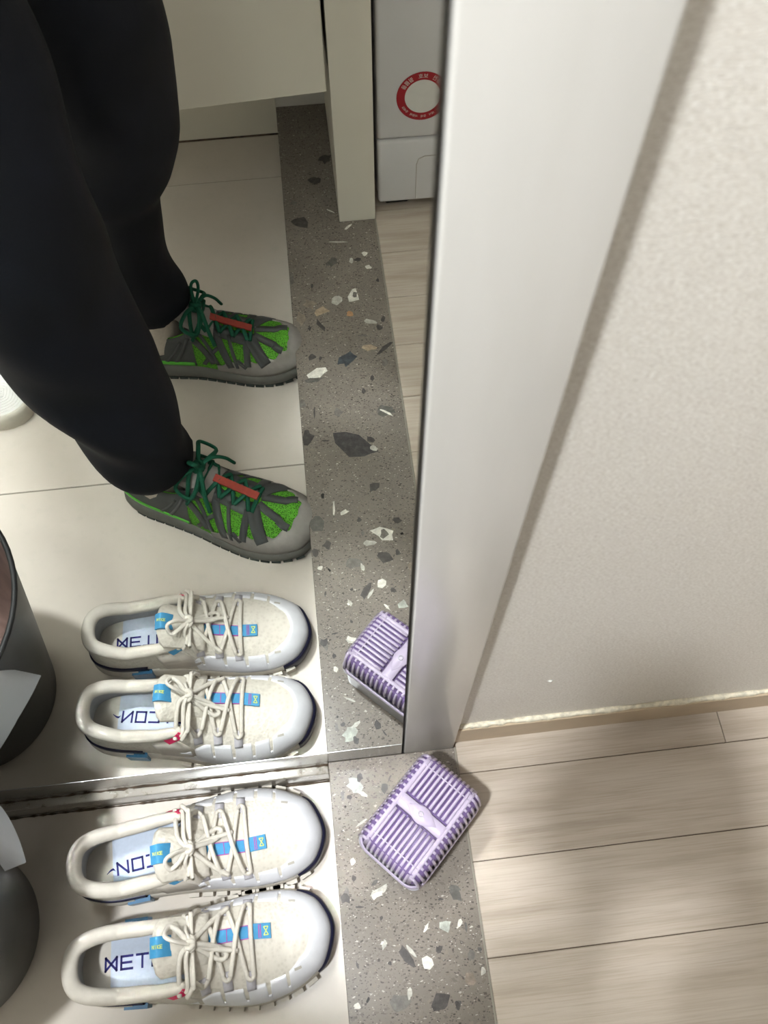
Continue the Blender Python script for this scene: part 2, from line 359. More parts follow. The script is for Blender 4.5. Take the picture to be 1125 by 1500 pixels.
sill = tag(box('floor_threshold', 0.0, 0.1492, -DW, 0.0, -H - 0.03, 0.0, 'terrazzo', None, 0.0008, 1), 'grey terrazzo threshold strip between tiles and wood floor', 'threshold', kind='structure')
CHIPS=[(127.3,-156.7,7.7,-0.9,-1.1,-7.0,'dg'),(44.9,-143.4,11.0,4.3,2.1,-4.3,'lg'),(67.0,-209.3,4.4,2.0,6.8,-11.1,'dk'),(71.8,-204.7,1.7,1.0,5.1,-6.8,'lg'),(87.0,-216.8,5.9,-2.7,-3.4,-5.8,'wh'),(110.9,-185.8,6.7,-0.8,-1.0,-6.7,'pg'),(126.5,-184.5,2.1,-1.0,-2.6,-4.4,'wh'),(133.1,-188.3,2.1,-0.2,-0.8,-5.2,'dg'),(90.6,-184.3,1.7,-0.8,-2.9,-5.0,'wh'),(134.4,-214.8,3.3,-0.4,-1.1,-6.5,'mg'),(129.9,-237.0,6.6,-0.7,-0.9,-5.7,'br'),(96.5,-254.6,9.7,-1.1,-1.4,-9.7,'dk'),(56.0,-250.8,9.5,-4.2,-4.7,-8.1,'mg'),(21.4,-244.0,1.6,-0.4,-0.9,-2.8,'bk'),(102.0,-205.9,2.9,-0.3,-0.4,-3.1,'dk'),(21.9,-156.5,5.1,-0.6,-0.1,-1.4,'dk'),(43.5,-194.0,3.6,-1.0,-0.6,-2.0,'wh'),(13.9,-211.4,1.2,0.1,0.4,-3.8,'dk'),(9.4,-249.0,3.6,-0.4,-0.2,-2.0,'wh'),(8.8,-140.9,3.4,-0.4,-0.7,-7.8,'mg'),(114.0,-258.7,3.4,-0.4,-0.6,-4.2,'dg'),(109.7,-158.6,3.4,-0.4,-0.2,-1.4,'dk'),(43.7,-169.7,2.5,-0.3,-0.3,-2.7,'dk'),(48.0,-213.1,2.5,-0.3,-0.2,-2.0,'dk'),(65.1,-243.3,2.4,-0.3,-0.7,-5.6,'lg'),(144.1,-232.0,2.5,-0.3,-0.7,-4.3,'lg'),(144.2,-211.4,2.9,-0.3,-0.4,-2.6,'dg'),(29.5,-28.9,7.8,-5.5,-4.9,-6.5,'pg'),(35.3,-20.8,3.9,-0.4,-0.5,-5.4,'dk'),(61.9,-35.9,5.3,-0.6,-0.7,-6.4,'dk'),(69.4,-26.3,1.0,-0.6,-2.9,-4.6,'dk'),(21.5,-42.0,3.1,-0.4,-0.3,-3.0,'dk'),(36.8,-39.9,6.0,-2.9,-1.1,-2.1,'lg'),(13.5,-39.0,2.4,-0.3,-0.5,-5.3,'mg'),(15.5,-51.6,1.5,-0.2,-0.1,-1.5,'bk'),(32.0,-71.1,6.2,3.9,1.1,-1.5,'lg'),(18.4,-110.3,3.7,-0.4,-0.4,-4.1,'wh'),(40.3,-134.6,3.6,2.2,1.2,-1.7,'dg'),(126.7,-150.5,5.8,-0.7,-0.7,-4.6,'dg'),(73.3,-430.4,26.5,24.4,-9.6,14.4,'pk'),(76.9,-585.6,12.7,-10.7,5.6,10.4,'bl'),(6.8,-451.8,9.5,1.1,-0.8,11.3,'dk'),(31.0,-564.4,18.5,-3.9,1.1,8.4,'wh'),(23.8,-551.3,14.8,-1.4,0.3,4.6,'dg'),(42.8,-651.5,3.0,-2.6,6.9,12.9,'dk'),(27.9,-697.2,10.1,3.6,-2.1,9.9,'br'),(13.0,-670.1,7.7,0.9,-1.0,15.0,'br'),(45.2,-681.5,12.9,-2.9,1.1,9.2,'tn'),(88.8,-671.2,5.8,0.7,-0.5,5.0,'or'),(70.6,-702.4,9.2,1.1,-0.9,10.6,'lg'),(97.4,-706.2,8.5,1.0,-1.4,14.6,'wh'),(100.3,-708.6,3.9,0.5,-0.7,6.9,'mg'),(111.7,-602.3,10.7,1.3,-0.8,7.2,'tn'),(134.3,-598.0,13.7,-9.5,1.5,3.6,'dk'),(132.5,-571.1,6.2,0.7,-0.9,7.8,'mg'),(117.0,-652.6,11.3,3.4,-1.0,4.5,'lg'),(131.2,-639.3,6.4,0.8,-0.5,4.9,'dk'),(70.5,-780.6,10.3,-4.9,2.2,8.5,'dg'),(111.4,-781.2,6.1,0.7,-0.5,5.1,'dk'),(101.7,-779.8,4.0,0.5,-0.7,7.2,'lg'),(127.3,-763.6,4.8,0.6,-0.4,4.3,'wh'),(124.8,-792.5,5.7,0.7,-0.5,4.4,'wh'),(82.4,-823.7,15.0,1.8,-0.2,1.9,'lg'),(121.5,-485.3,13.0,7.6,-4.0,9.3,'dg'),(123.5,-482.1,9.2,6.7,-0.9,1.8,'wh'),(54.6,-489.7,7.5,0.9,-0.8,8.8,'mg'),(20.8,-494.3,1.5,0.2,-0.8,11.0,'dk'),(96.8,-437.5,6.4,3.7,-1.9,4.3,'dk'),(138.0,-653.5,3.9,0.5,-0.7,6.6,'dk'),(24.5,-595.1,7.3,-2.4,1.3,6.1,'dk'),(105.1,-625.9,7.9,0.9,-0.2,2.3,'mg'),(3.6,-511.2,7.3,0.9,-0.5,7.4,'mg'),(94.7,-523.0,3.4,0.4,-0.6,6.3,'dk'),(109.9,-544.7,2.5,0.3,-0.6,5.2,'dk'),(98.8,-423.1,5.9,0.7,-0.5,4.9,'lg'),(139.0,-734.5,2.7,0.3,-0.5,4.9,'dk'),(34.6,-734.7,2.6,0.3,-0.4,5.2,'dk'),(32.6,-443.7,5.5,0.6,-0.1,1.7,'dk'),(2.6,-756.3,5.3,0.6,-0.9,14.2,'mg'),(36.8,-590.4,3.1,0.4,-0.4,4.7,'dk'),(24.6,-650.4,2.8,0.3,-0.4,4.9,'dk'),(92.9,-360.5,8.1,-2.3,1.6,7.8,'dk'),(35.3,-333.7,1.8,0.2,-1.0,11.4,'wh'),(48.6,-326.4,6.6,-2.6,1.2,3.8,'wh'),(11.1,-315.1,10.6,1.2,-1.2,15.4,'dg'),(97.8,-289.5,14.4,6.2,-3.5,9.7,'wh'),(98.9,-288.0,6.2,0.7,-0.8,6.9,'mg'),(77.7,-277.1,8.9,1.0,-0.5,4.6,'lg'),(22.1,-280.3,6.1,0.7,-0.5,6.5,'dk'),(118.6,-305.4,7.0,0.8,-0.6,4.8,'dk'),(122.5,-285.8,2.2,0.3,-0.3,2.5,'bk'),(40.5,-146.8,7.9,2.4,-0.9,3.3,'wh'),(7.6,-145.7,5.6,0.6,-0.5,6.3,'dk'),(18.2,-127.4,3.7,0.4,-0.3,3.3,'dk'),(4.8,-271.4,4.4,-2.2,2.6,6.2,'dk'),(67.6,-312.8,3.7,0.4,-0.3,3.4,'dk'),(21.8,-355.1,2.5,0.3,-0.3,4.4,'bk'),(43.9,-195.4,2.4,-1.1,2.0,4.7,'lg'),(100.6,-206.9,2.9,0.3,-0.5,3.9,'dk'),(70.4,-291.3,3.0,0.3,-0.4,4.1,'mg'),(112.9,-258.7,2.9,0.3,-0.6,4.6,'dk'),(9.6,-247.8,3.6,0.4,-0.2,3.2,'wh'),(23.3,-875.3,14.8,5.5,-2.8,14.5,'dk'),(103.4,-855.6,8.0,-6.2,0.9,2.4,'wh'),(77.7,-895.4,6.2,5.1,-0.7,1.5,'wh'),(78.8,-1023.5,11.4,1.4,-1.0,12.4,'dk'),(17.1,-920.8,5.5,0.7,-0.3,5.2,'mg'),(55.9,-971.6,11.2,1.4,-0.7,9.3,'dk')]
zc = 0.0
for cx, cy, ax, ay, bx, by, k in CHIPS:
    n = rnd.randint(7, 11); pts = []
    ph = rnd.random() * 6
    for q in range(n):
        a = 2 * PI * (q + rnd.uniform(-0.28, 0.28)) / n + ph; r = rnd.uniform(0.62, 1.22)
        px = (cx + (ax * math.cos(a) + bx * math.sin(a)) * r) / 1000; py = (cy + (ay * math.cos(a) + by * math.sin(a)) * r) / 1000
        pts.append((min(0.1486, max(0.0008, px)), max(-DW + .002, min(-0.002, py))))
    zc += 1.6e-6; v, f = prism_data(pts, -0.0012, 0.00008 + zc)
    obj('stone_chip', v, f, 'chip_' + k, sill)

# wood floor with planks
wood = tag(box('floor_hall', 0.1492, XR, YH, 0.012, -H - 0.03, -0.0022, 'seam'), 'pale oak plank floor of the hall', 'floor', kind='structure')
PW = 0.095
k = 0; row = 0
while True:
    y1 = 0.012 if row == 0 else -0.0309 - PW * (row - 1)
    y0 = -0.0309 - PW * row
    if y1 < YH: break
    y0 = max(y0, YH)
    first = 0.468 if row == 0 else [1.15, 1.32, 0.92, 1.05, 1.22, 0.88][row % 6]
    x = 0.1505
    while x < XR:
        xe = min(XR, first if x < 0.2 else x + 1.2)
        box('plank', x + 0.0004, xe - 0.0004, y0 + 0.0004, y1 - 0.0004, -0.009, 0.0, 'wood', wood, 0.0005, 1)
        x = xe
    row += 1
tag(box('trim_3', 0.1486, 0.1506, -DW, 0.0, -0.01, 0.0003, 'grout'), 'thin joint between terrazzo and oak planks', 'joint', kind='structure')

# wall on the mirror side of the hall
YW = 0.012
tag(box('wall_right', 0.146, XR, YW, YW + 0.1, -0.02, CEIL, 'wallpaper'), 'ivory woven wallpaper wall beside the white door jamb', 'wall', kind='structure')
tag(box('baseboard_right', 0.1485, XR, 0.0055, YW, 0.0, 0.058, 'base', None, 0.0006, 1), 'low tan baseboard under the wallpaper', 'baseboard', kind='structure')
# paper edge / caulk bead along the top of the baseboard, its pale colour paints the lit ledge
pts = []; rr = []
for i in range(160):
    x = 0.1495 + (XR - 0.15) * (i / 159.0) ** 1.6; pts.append((x, YW - 0.0022, 0.0605)); rr.append(0.0032 + rnd.uniform(-0.0012, 0.0012))
v, f = tube_data(pts, rr, 6)
tag(obj('trim_4', v, f, 'caulk', None, True), 'ragged pale caulk line painting the lit ledge of the tan baseboard', 'caulk', kind='structure')
v, f = tube_data([(0.2285, YW - 0.0004, 0.205), (0.231, YW - 0.0012, 0.2065), (0.2335, YW - 0.0004, 0.2055)], [0.0006, 0.0013, 0.0006], 6)
tag(obj('trim_5', v, f, 'sticker_white', None, True), 'small white fleck on the wallpaper near the jamb', 'fleck', kind='structure')

# door jambs either side of the opening
tag(box('trim_1', 0.0894, 0.1485, 0.0, 0.14, -0.002, 2.10, 'jamb', None, 0.0018, 3, True), 'glossy white door jamb beside the mirror', 'jamb', kind='structure')
tag(box('trim_2', 0.0900, 0.1500, -DW, -0.868, 0.0, 2.10, 'panel', None, 0.0012, 2), 'cream jamb post opposite the mirror', 'jamb', kind='structure')
tag(box('trim_6', 0.0894, 0.1492, -0.868, 0.0, 2.10, 2.16, 'jamb'), 'white head of the door opening', 'jamb', kind='structure')
tag(box('wall_lintel', 0.09, 0.149, -DW, 0.0, 2.16, CEIL, 'paint'), 'wall above the door opening', 'wall', kind='structure')
# entry walls
tag(box('wall_left', XL - 0.1, 0.1470, 0.016, 0.116, -H - 0.03, CEIL, 'paint'), 'wall behind the mirror', 'wall', kind='structure')
tag(box('wall_back', XL - 0.1, 0.150, -DW - 0.1, -DW, -H - 0.03, CEIL, 'paint'), 'entry wall behind the hanging cabinet', 'wall', kind='structure')
tag(box('wall_front', XL - 0.1, XL, -DW, 0.016, -H - 0.03, CEIL, 'paint'), 'wall with the entrance door', 'wall', kind='structure')
tag(box('wall_hall_side', 0.150, XR, YH - 0.1, YH, -0.02, CEIL, 'paint_hall_dim'), 'far wall of the hall', 'wall', kind='structure')
tag(box('wall_hall_end', XR, XR + 0.1, YH - 0.1, YW + 0.1, -0.02, CEIL, 'paint_hall_dim'), 'end wall of the hall', 'wall', kind='structure')
tag(box('wall_hall_return', 0.10, 0.150, YH, -DW, -0.02, CEIL, 'paint_hall_dim'), 'short return wall beside the appliance', 'wall', kind='structure')
tag(box('ceiling', XL - 0.1, XR + 0.1, YH - 0.1, YW + 0.1, CEIL, CEIL + 0.1, 'ceiling'), 'white ceiling', 'ceiling', kind='structure')
tag(box('baseboard_back', XL, 0.0, -DW, -DW + 0.004, -H, 0.03, 'panel'), 'low cream skirting under the hanging cabinet', 'baseboard', kind='structure')
tag(box('trim_7', XL, -0.0006, -DW + 0.004, -DW + 0.0065, -H, -H + 0.0022, 'grime'), 'brown dirt line where the tiles meet the back wall', 'dirt line', kind='structure')
dr = tag(box('door_1', XL, XL + 0.02, -1.05, -0.12, -H, 2.02, 'door', None, 0.003, 2), 'grey steel entrance door', 'door', kind='structure')
box('door_handle', XL + 0.02, XL + 0.06, -0.24, -0.20, 0.92, 1.10, 'steel', dr, 0.006, 2)
box('lock_plate', XL + 0.02, XL + 0.035, -0.25, -0.19, 1.12, 1.35, 'black', dr, 0.004, 2)

# strip below the mirror : metal rail, dirty skirting ledge
rail = tag(empty('trim_8', (0, 0, 0)), 'grey metal rail and stained skirting under the mirror', 'rail', kind='structure')
box('rail', XL, 0.0868, 0.0, 0.016, 0.0005, 0.0505, 'rail', rail, 0.0006, 1)
box('skirting', XL, -0.0008, -0.011, 0.016, -H, -0.010, 'skirt', rail, 0.0012, 2)
pts = [(XL + (abs(XL) - 0.001) * i / 240.0, -0.0008 + rnd.uniform(-0.0006, 0.0004), -0.0095) for i in range(241)]
v, f = tube_data(pts, [0.0011 + rnd.uniform(-0.0007, 0.0007) for _ in pts], 5)
obj('dirt_line', v, f, 'grime', rail, True)
pts = [(XL + (abs(XL) - 0.001) * i / 240.0, -0.0122, -H + 0.0008) for i in range(241)]
v, f = tube_data(pts, [0.0011 + rnd.uniform(-0.0005, 0.0005) for _ in pts], 5)
obj('dirt_line', v, f, 'grime', rail, True)

# mirror
mir = tag(empty('wall_mirror', (-0.38, 0.0, 0.052)), 'tall frameless wall mirror reflecting the standing legs and shoes', 'mirror')
def at(o, e):   # keep world placement when parenting to an empty that is not at the origin
    o.matrix_parent_inverse = Matrix.Translation(e.location).inverted(); return o
at(box('mirror_pane', -0.86, 0.0866, 0.0, 0.005, 0.0515, 2.10, 'mirror', mir), mir)
at(box('polished_edge', -0.86, 0.0866, -0.0003, 0.0052, 0.0506, 0.0516, 'steel', mir), mir)
at(box('backing_board', -0.86, 0.0860, 0.0054, 0.015, 0.053, 2.10, 'black', mir), mir)

# entry lamp, and an added lamp as hall fill
for nm, lp, lab in (('ceiling_lamp', ENTRY_LAMP, 'round ceiling lamp above the tiled entry'), ('ceiling_lamp', HALL_FILL, 'added round ceiling lamp as fill above the oak hall floor')):
    e = tag(empty(nm, (lp[0], lp[1], CEIL)), lab, 'lamp', 'ceiling lamps')
    n = 32; v = []; 
    for r_, z_ in ((0.17, 0.0), (0.17, -0.02), (0.155, -0.035), (0.15, -0.036)):
        v += [(r_ * math.cos(2 * PI * i / n), r_ * math.sin(2 * PI * i / n), z_) for i in range(n)]
    f = grid_faces(4, n, False, True); obj('lamp_ring', v, f, 'ceiling', e, True)
    v = [(0.15 * math.cos(2 * PI * i / n), 0.15 * math.sin(2 * PI * i / n), -0.03) for i in range(n)] + [(0.15 * math.cos(2 * PI * i / n), 0.15 * math.sin(2 * PI * i / n), -0.025) for i in range(n)]
    obj('diffuser', v, [tuple(range(n)), tuple(range(n, 2 * n))[::-1]] + [(i, (i + 1) % n, n + (i + 1) % n, n + i) for i in range(n)], 'lamp', e)

# hanging shoe cabinet on the wall behind
cab = tag(empty('shoe_cabinet', (-0.5, -0.872, 0.235)), 'cream wall-hung shoe cabinet over the dark gap behind the person', 'cabinet')
at(box('carcass', XL + 0.01, 0.0865, -DW + 0.001, -0.892, 0.2375, 2.05, 'panel', cab), cab)
for i in range(3):
    w = (0.0865 - (XL + 0.01)) / 3; x0 = XL + 0.01 + w * i
    d = box('cabinet_door', -w + 0.003, 0.0, -0.018, 0.002, 0.235, 2.05, 'panel', cab, 0.001, 1)   # hinged on its right edge, the last one slightly ajar
    d.matrix_parent_inverse = Matrix.Translation(cab.location).inverted(); d.location = (x0 + w - 0.0015, -0.873, 0.0); d.rotation_euler = (0, 0, R(-4.0) if i == 2 else 0.0)

# white appliance in the hall (seen in the mirror)
ap = tag(empty('white_appliance', (0.45, -0.885, 0.0)), 'white floor-standing appliance with a round red sticker near the cream post', 'appliance')
at(box('body', 0.157, 0.745, -1.45, -0.897, 0.014, 0.98, 'appliance', ap, 0.012, 4, True), ap)
at(box('front_panel', 0.157, 0.745, -0.90, -0.885, 0.1365, 0.97, 'appliance', ap, 0.006, 3, True), ap)
at(box('kick_panel', 0.157, 0.745, -0.90, -0.885, 0.016, 0.1345, 'appliance', ap, 0.006, 3, True), ap)
ht = [(0.2185, 0.02), (0.2185, 0.088), (0.2215, 0.098), (0.231, 0.1025), (0.36, 0.1025), (0.36, 0.02)]
v = [(x, -0.8846, z) for x, z in ht] + [(x, -0.8866, z) for x, z in ht]; n = len(ht)
at(obj('hatch_door', v, [tuple(range(n)), tuple(range(n, 2 * n))[::-1]] + [(i, (i + 1) % n, n + (i + 1) % n, n + i) for i in range(n)], 'appliance', ap), ap)
v, f = tube_data([(x, -0.8850, z) for x, z in ht], 0.0009, 5, closed=True); at(obj('hatch_gap', v, f, 'slot', ap), ap)
for x in (0.19, 0.71): at(box('foot', x - 0.02, x + 0.02, -0.94, -0.90, 0.0, 0.016, 'rubber', ap, 0.003, 1), ap)

def text_mesh(s, size, font_extrude=0.0):
    c = bpy.data.curves.new('lettering', 'FONT'); c.body = s; c.size = size; c.align_x = 'CENTER'; c.extrude = font_extrude; c.resolution_u = 2
    o = bpy.data.objects.new('lettering', c); COL.objects.link(o)
    dg = bpy.context.evaluated_depsgraph_get(); me = bpy.data.meshes.new_from_object(o.evaluated_get(dg))
    bpy.data.objects.remove(o, do_unlink=True); return me
st = empty('sticker', (0.2242, -0.8846, 0.2063), 0.0, ap); st.matrix_parent_inverse = Matrix.Translation(ap.location).inverted()
def disc(name, r, y, mat, n=48):
    v = [(r * math.cos(2 * PI * i / n), y, r * math.sin(2 * PI * i / n)) for i in range(n)] + [(r * math.cos(2 * PI * i / n), y - 0.0003, r * math.sin(2 * PI * i / n)) for i in range(n)]
    return obj(name, v, [tuple(range(n)), tuple(range(n, 2 * n))[::-1]] + [(i, (i + 1) % n, n + (i + 1) % n, n + i) for i in range(n)], mat, st)
disc('red_ring', 0.0385, 0.0004, 'sticker_red')
disc('white_centre', 0.0262, 0.0007, 'sticker_white')
def arc_text(s, rad, a0, a1, size, up=True):
    V, F = [], []
    chars = list(s); n = len(chars)
    for i, ch in enumerate(chars):
        if ch == ' ': continue
        me = text_mesh(ch, size); a = a0 + (a1 - a0) * (i + 0.5) / n
        rot = (a - PI / 2) if up else (a + PI / 2)
        ca, sa = math.cos(rot), math.sin(rot); o = len(V)
        for q in me.vertices:
            x, z = q.co.x, q.co.y - size * 0.35
            # the sticker faces +y : seen from there, x runs to the left
            xx = x * ca - z * sa + rad * math.cos(a); zz = x * sa + z * ca + rad * math.sin(a)
            V.append((-xx, 0.0006, zz))
        F += [tuple(o + k for k in p.vertices) for p in me.polygons]
        bpy.data.meshes.remove(me)
    return V, F
for V, F in (arc_text('사용전 보호 필름을', 0.0323, R(155), R(25), 0.0078), arc_text('반드시 제거 후에 사용해 주세요', 0.0323, R(205), R(335), 0.0048, False)):
    obj('lettering', V, F, 'sticker_white', st, recalc=False)
# ================================================================== SHOES
class Last:
    """Upper surface between a sole outline and an inner curve (collar behind, ridge in front)."""
    def __init__(s, L, ctrl, ls, zf, spring, collar, ridge, xd, blend, N=240):
        # ctrl: (x, q_lateral, q_medial) ; ls: sign of the lateral side in local y
        s.L, s.ls, s.zf_, s.spring_, s.collar, s.ridge, s.xd, s.blend, s.N = L, ls, zf, spring, collar, ridge, xd, blend, N
        loop = [(0, 0)] + [(x, a) for x, a, b in ctrl] + [(L, -0.004)] + [(x, -b) for x, a, b in reversed(ctrl)]
        m = len(loop); P_ = [Vector((a, b, 0)) for a, b in loop]; dense = []
        for i in range(m):
            p0, p1, p2, p3 = P_[i - 1], P_[i], P_[(i + 1) % m], P_[(i + 2) % m]
            for k in range(24):
                t = k / 24; dense.append(0.5 * ((2 * p1) + (p2 - p0) * t + (2 * p0 - 5 * p1 + 4 * p2 - p3) * t * t + (3 * p1 - p0 - 3 * p2 + p3) * t ** 3))
        # resample by arc length
        d = [0.0]
        for i in range(len(dense)): d.append(d[-1] + (dense[(i + 1) % len(dense)] - dense[i]).length)
        tot = d[-1]; xs_ = np.array([p.x for p in dense] + [dense[0].x]); qs_ = np.array([p.y for p in dense] + [dense[0].y])
        tt = np.linspace(0, tot, N + 1); s.X = np.interp(tt, d, xs_); s.Q = np.interp(tt, d, qs_)
        s.itoe = int(np.argmax(s.X)); s.bvh = None
    def B(s, t):
        u = (t % 1.0) * s.N; i = int(u); f = u - i; j = (i + 1) % s.N if i + 1 > s.N else i + 1
        return s.X[i] * (1 - f) + s.X[j] * f, s.Q[i] * (1 - f) + s.Q[j] * f
    def t_of(s, x, side):
        if side > 0: return float(np.interp(x, s.X[:s.itoe + 1], np.arange(s.itoe + 1))) / s.N
        a = s.X[s.itoe:][::-1]; return float(np.interp(x, a, np.arange(s.N, s.itoe - 1, -1))) / s.N
    def nrm(s, t):
        x0, q0 = s.B(t - 0.004); x1, q1 = s.B(t + 0.004); v = Vector((-(q1 - q0), x1 - x0, 0)).normalized(); return v
    def spring(s, x): return s.spring_ * max(0.0, (x - 0.7 * s.L) / (0.3 * s.L)) ** 2
    def zf(s, x): return interp(x, *s.zf_) + s.spring(x)
    def inner(s, x, q):
        xcf, xc0, krx, kr, kzx, kz = s.collar
        kx = xc0 + x * (xcf - xc0) / xcf; kq = q * interp(x, krx, kr); kzv = interp(x, kzx, kz)
        rx = min(x, s.xd); rq = interp(x, s.ridge[0], s.ridge[2]); rz = interp(rx, s.ridge[0], s.ridge[1])
        w = sstep(x, *s.blend)
        return kx + (rx - kx) * w, kq + (rq - kq) * w, kzv + (rz - kzv) * w, w
    def surf(s, t, h, lift=0.0):
        x, q = s.B(t); ix, iq, iz, w = s.inner(x, q); z0 = s.zf(x); ph = h * PI / 2
        af, bf = 1 - math.cos(ph), math.sin(ph) ** 0.92; ar, br = 0.9 * h ** 1.9 + 0.1 * h - 0.10 * math.sin(PI * h), h
        a = ar + (af - ar) * w; b = br + (bf - br) * w
        p = Vector((x + (ix - x) * a, s.ls * (q + (iq - q) * a), z0 + (iz - z0) * b))
        if lift: p = p + s.n(t, h) * lift
        return p
    def n(s, t, h):
        e = 0.004; h0, h1 = max(0, h - 0.02), min(1, h + 0.02)
        if h1 >= 0.999 : h1 = 0.99
        du = s.surf(t + e, min(h, 0.985)) - s.surf(t - e, min(h, 0.985)); dv = s.surf(t, h1) - s.surf(t, h0)
        v = du.cross(dv)
        if v.length < 1e-12: return Vector((0, 0, 1))
        v.normalize()
        # outward : away from the shoe's axis, or up
        x, q = s.B(t); c = Vector((x * 0.9 + 0.01, 0, 0.03)); p = s.surf(t, h)
        return v if v.dot(p - c) > 0 else -v
    def upper(s, nh=15):
        V = [s.surf(i / s.N, j / (nh - 1)) for i in range(s.N) for j in range(nh)]
        return V, grid_faces(s.N, nh, True, False)
    def make_bvh(s):
        V, F = s.upper(); s.bvh = BVHTree.FromPolygons([tuple(v) for v in V], F)
    def drop(s, x, q, lift=0.0):
        hit = s.bvh.ray_cast(Vector((x, s.ls * q, 0.4)), Vector((0, 0, -1)))
        if hit[0] is None: return Vector((x, s.ls * q, 0.05 + lift))
        return hit[0] + Vector((0, 0, lift))
    def patch(s, t0, t1, hfun, lift, nt, nh=8, h0=0.0):
        """A shell lying on the upper from h0 to hfun(t)."""
        V = []
        for i in range(nt + 1):
            t = t0 + (t1 - t0) * i / nt; hm = hfun(t)
            V.append(s.surf(t, h0, 0.0))
            for j in range(nh): V.append(s.surf(t, h0 + (hm - h0) * j / (nh - 1), lift))
            V.append(s.surf(t, hm, -0.0004))
        return V, grid_faces(nt + 1, nh + 2)
    def ribbon(s, path, width, lift=0.0014, n=20):
        """path: list of (x, side, h) ; a raised strip."""
        def pos(u):
            m = len(path) - 1; k = min(int(u * m), m - 1); f = u * m - k; a, b = path[k], path[k + 1]
            if a[1] == b[1]: return s.t_of(a[0] + (b[0] - a[0]) * f, a[1]), a[2] + (b[2] - a[2]) * f
            # crossing the ridge
            sa = a[1] * (1 - a[2]); sb = b[1] * (1 - b[2]); sv = sa + (sb - sa) * f
            return s.t_of(a[0] + (b[0] - a[0]) * f, 1 if sv >= 0 else -1), 1 - abs(sv)
        C = []; Nn = []
        for i in range(n + 1):
            t, h = pos(i / n); C.append(s.surf(t, h)); Nn.append(s.n(t, h))
        V = []
        for i, p in enumerate(C):
            d = (C[min(n, i + 1)] - C[max(0, i - 1)]); d = d.normalized() if d.length > 1e-9 else Vector((1, 0, 0)); w = Nn[i].cross(d).normalized() * (width / 2)
            V += [p + w - Nn[i] * 0.001, p + w * 0.96 + Nn[i] * lift, p - w * 0.96 + Nn[i] * lift, p - w - Nn[i] * 0.001]
        F = grid_faces(n + 1, 4, False, True) + [(0, 1, 2, 3), tuple(n * 4 + k for k in (3, 2, 1, 0))]
        return V, F
    def over(s, xa, xb, ha, hb, lift, n=22, bow=0.0):
        """lace strand across the top from lateral (xa, ha) to medial (xb, hb)."""
        out = []
        for i in range(n + 1):
            f = i / n; sv = (1 - ha) + (-(1 - hb) - (1 - ha)) * f; x = xa + (xb - xa) * f; t = s.t_of(x, 1 if sv >= 0 else -1)
            out.append(s.surf(t, 1 - abs(sv), lift + bow * math.sin(PI * f)))
        return out
    def sole_rings(s, rings, n=None):
        n = n or s.N; V = []
        for d, z in rings:
            for i in range(n):
                t = i / n; x, q = s.B(t); nn = s.nrm(t); px, pq = x + nn.x * d, q + nn.y * d
                # nn points inwards for a lateral-first loop; choose outward by sign test
                V.append((px, s.ls * pq, (z if not callable(z) else z(x)) + s.spring(x)))
        F = grid_faces(len(rings), n, False, True); F += [tuple(range(n))[::-1], tuple(range((len(rings) - 1) * n, len(rings) * n))]
        return V, F
    def edge_box(s, t, w, d0, d1, z0, z1):
        """a small block on the sole edge: w along the edge, d0..d1 outward."""
        V = []
        for z in (z0, z1):
            for (tt, d) in ((-w / 2, d0), (w / 2, d0), (w / 2, d1), (-w / 2, d1)):
                x, q = s.B(t); nn = s.nrm(t); tg = Vector((nn.y, -nn.x, 0))
                px = x + nn.x * d + tg.x * tt; pq = q + nn.y * d + tg.y * tt; V.append((px, s.ls * pq, z + s.spring(x)))
        return V, [(0, 3, 2, 1), (4, 5, 6, 7), (0, 1, 5, 4), (1, 2, 6, 5), (2, 3, 7, 6), (3, 0, 4, 7)]

GLY = {'M': [[(0, 0), (0, 1)], [(0, 1), (1, 0)], [(0, 0), (1, 1)], [(1, 1), (1, 0)]],
       'E': [[(1, 1), (0, 1), (0, 0), (1, 0)], [(0, .5), (.9, .5)]], 'T': [[(0, 1), (1, 1)], [(.5, 1), (.5, 0)]],
       'C': [[(1, 1), (0, 1), (0, 0), (1, 0)]], 'O': [[(0, 0), (0, 1), (1, 1), (1, 0), (0, 0)]],
       'N': [[(0, 0), (0, 1), (1, 0), (1, 1)]], 'I': [[(.5, 0), (.5, 1)]], 'K': [[(0, 0), (0, 1)], [(1, 1), (0, .45), (1, 0)]]}
def strokes(text, w, h, gap, sw):
    """flat lettering from strokes in the xy plane, centred."""
    V, F = [], []; tw = len(text) * (w + gap) - gap; x0 = -tw / 2
    for ch in text:
        for pl in GLY.get(ch, []):
            for (ax, ay), (bx, by) in zip(pl[:-1], pl[1:]):
                a = Vector((x0 + ax * w, (ay - .5) * h)); b = Vector((x0 + bx * w, (by - .5) * h)); d = (b - a).normalized(); a -= d * sw * .5; b += d * sw * .5
                nn = Vector((-d.y, d.x)) * sw / 2; o = len(V)
                V += [(a.x + nn.x, a.y + nn.y, 0), (b.x + nn.x, b.y + nn.y, 0), (b.x - nn.x, b.y - nn.y, 0), (a.x - nn.x, a.y - nn.y, 0)]; F.append((o, o + 3, o + 2, o + 1))
        x0 += w + gap
    return V, F
def swoosh(l):
    top = [(0, .10), (.12, 0.0), (.35, .02), (.7, .18), (1, .34)]; bot = [(1, .34), (.6, .10), (.3, -.10), (.1, -.12), (0, .10)]
    p = smooth_path([(x, y, 0) for x, y in top], 10) + smooth_path([(x, y, 0) for x, y in bot], 10)[1:-1]
    return [(q.x * l, q.y * l, 0) for q in p], [tuple(range(len(p)))]
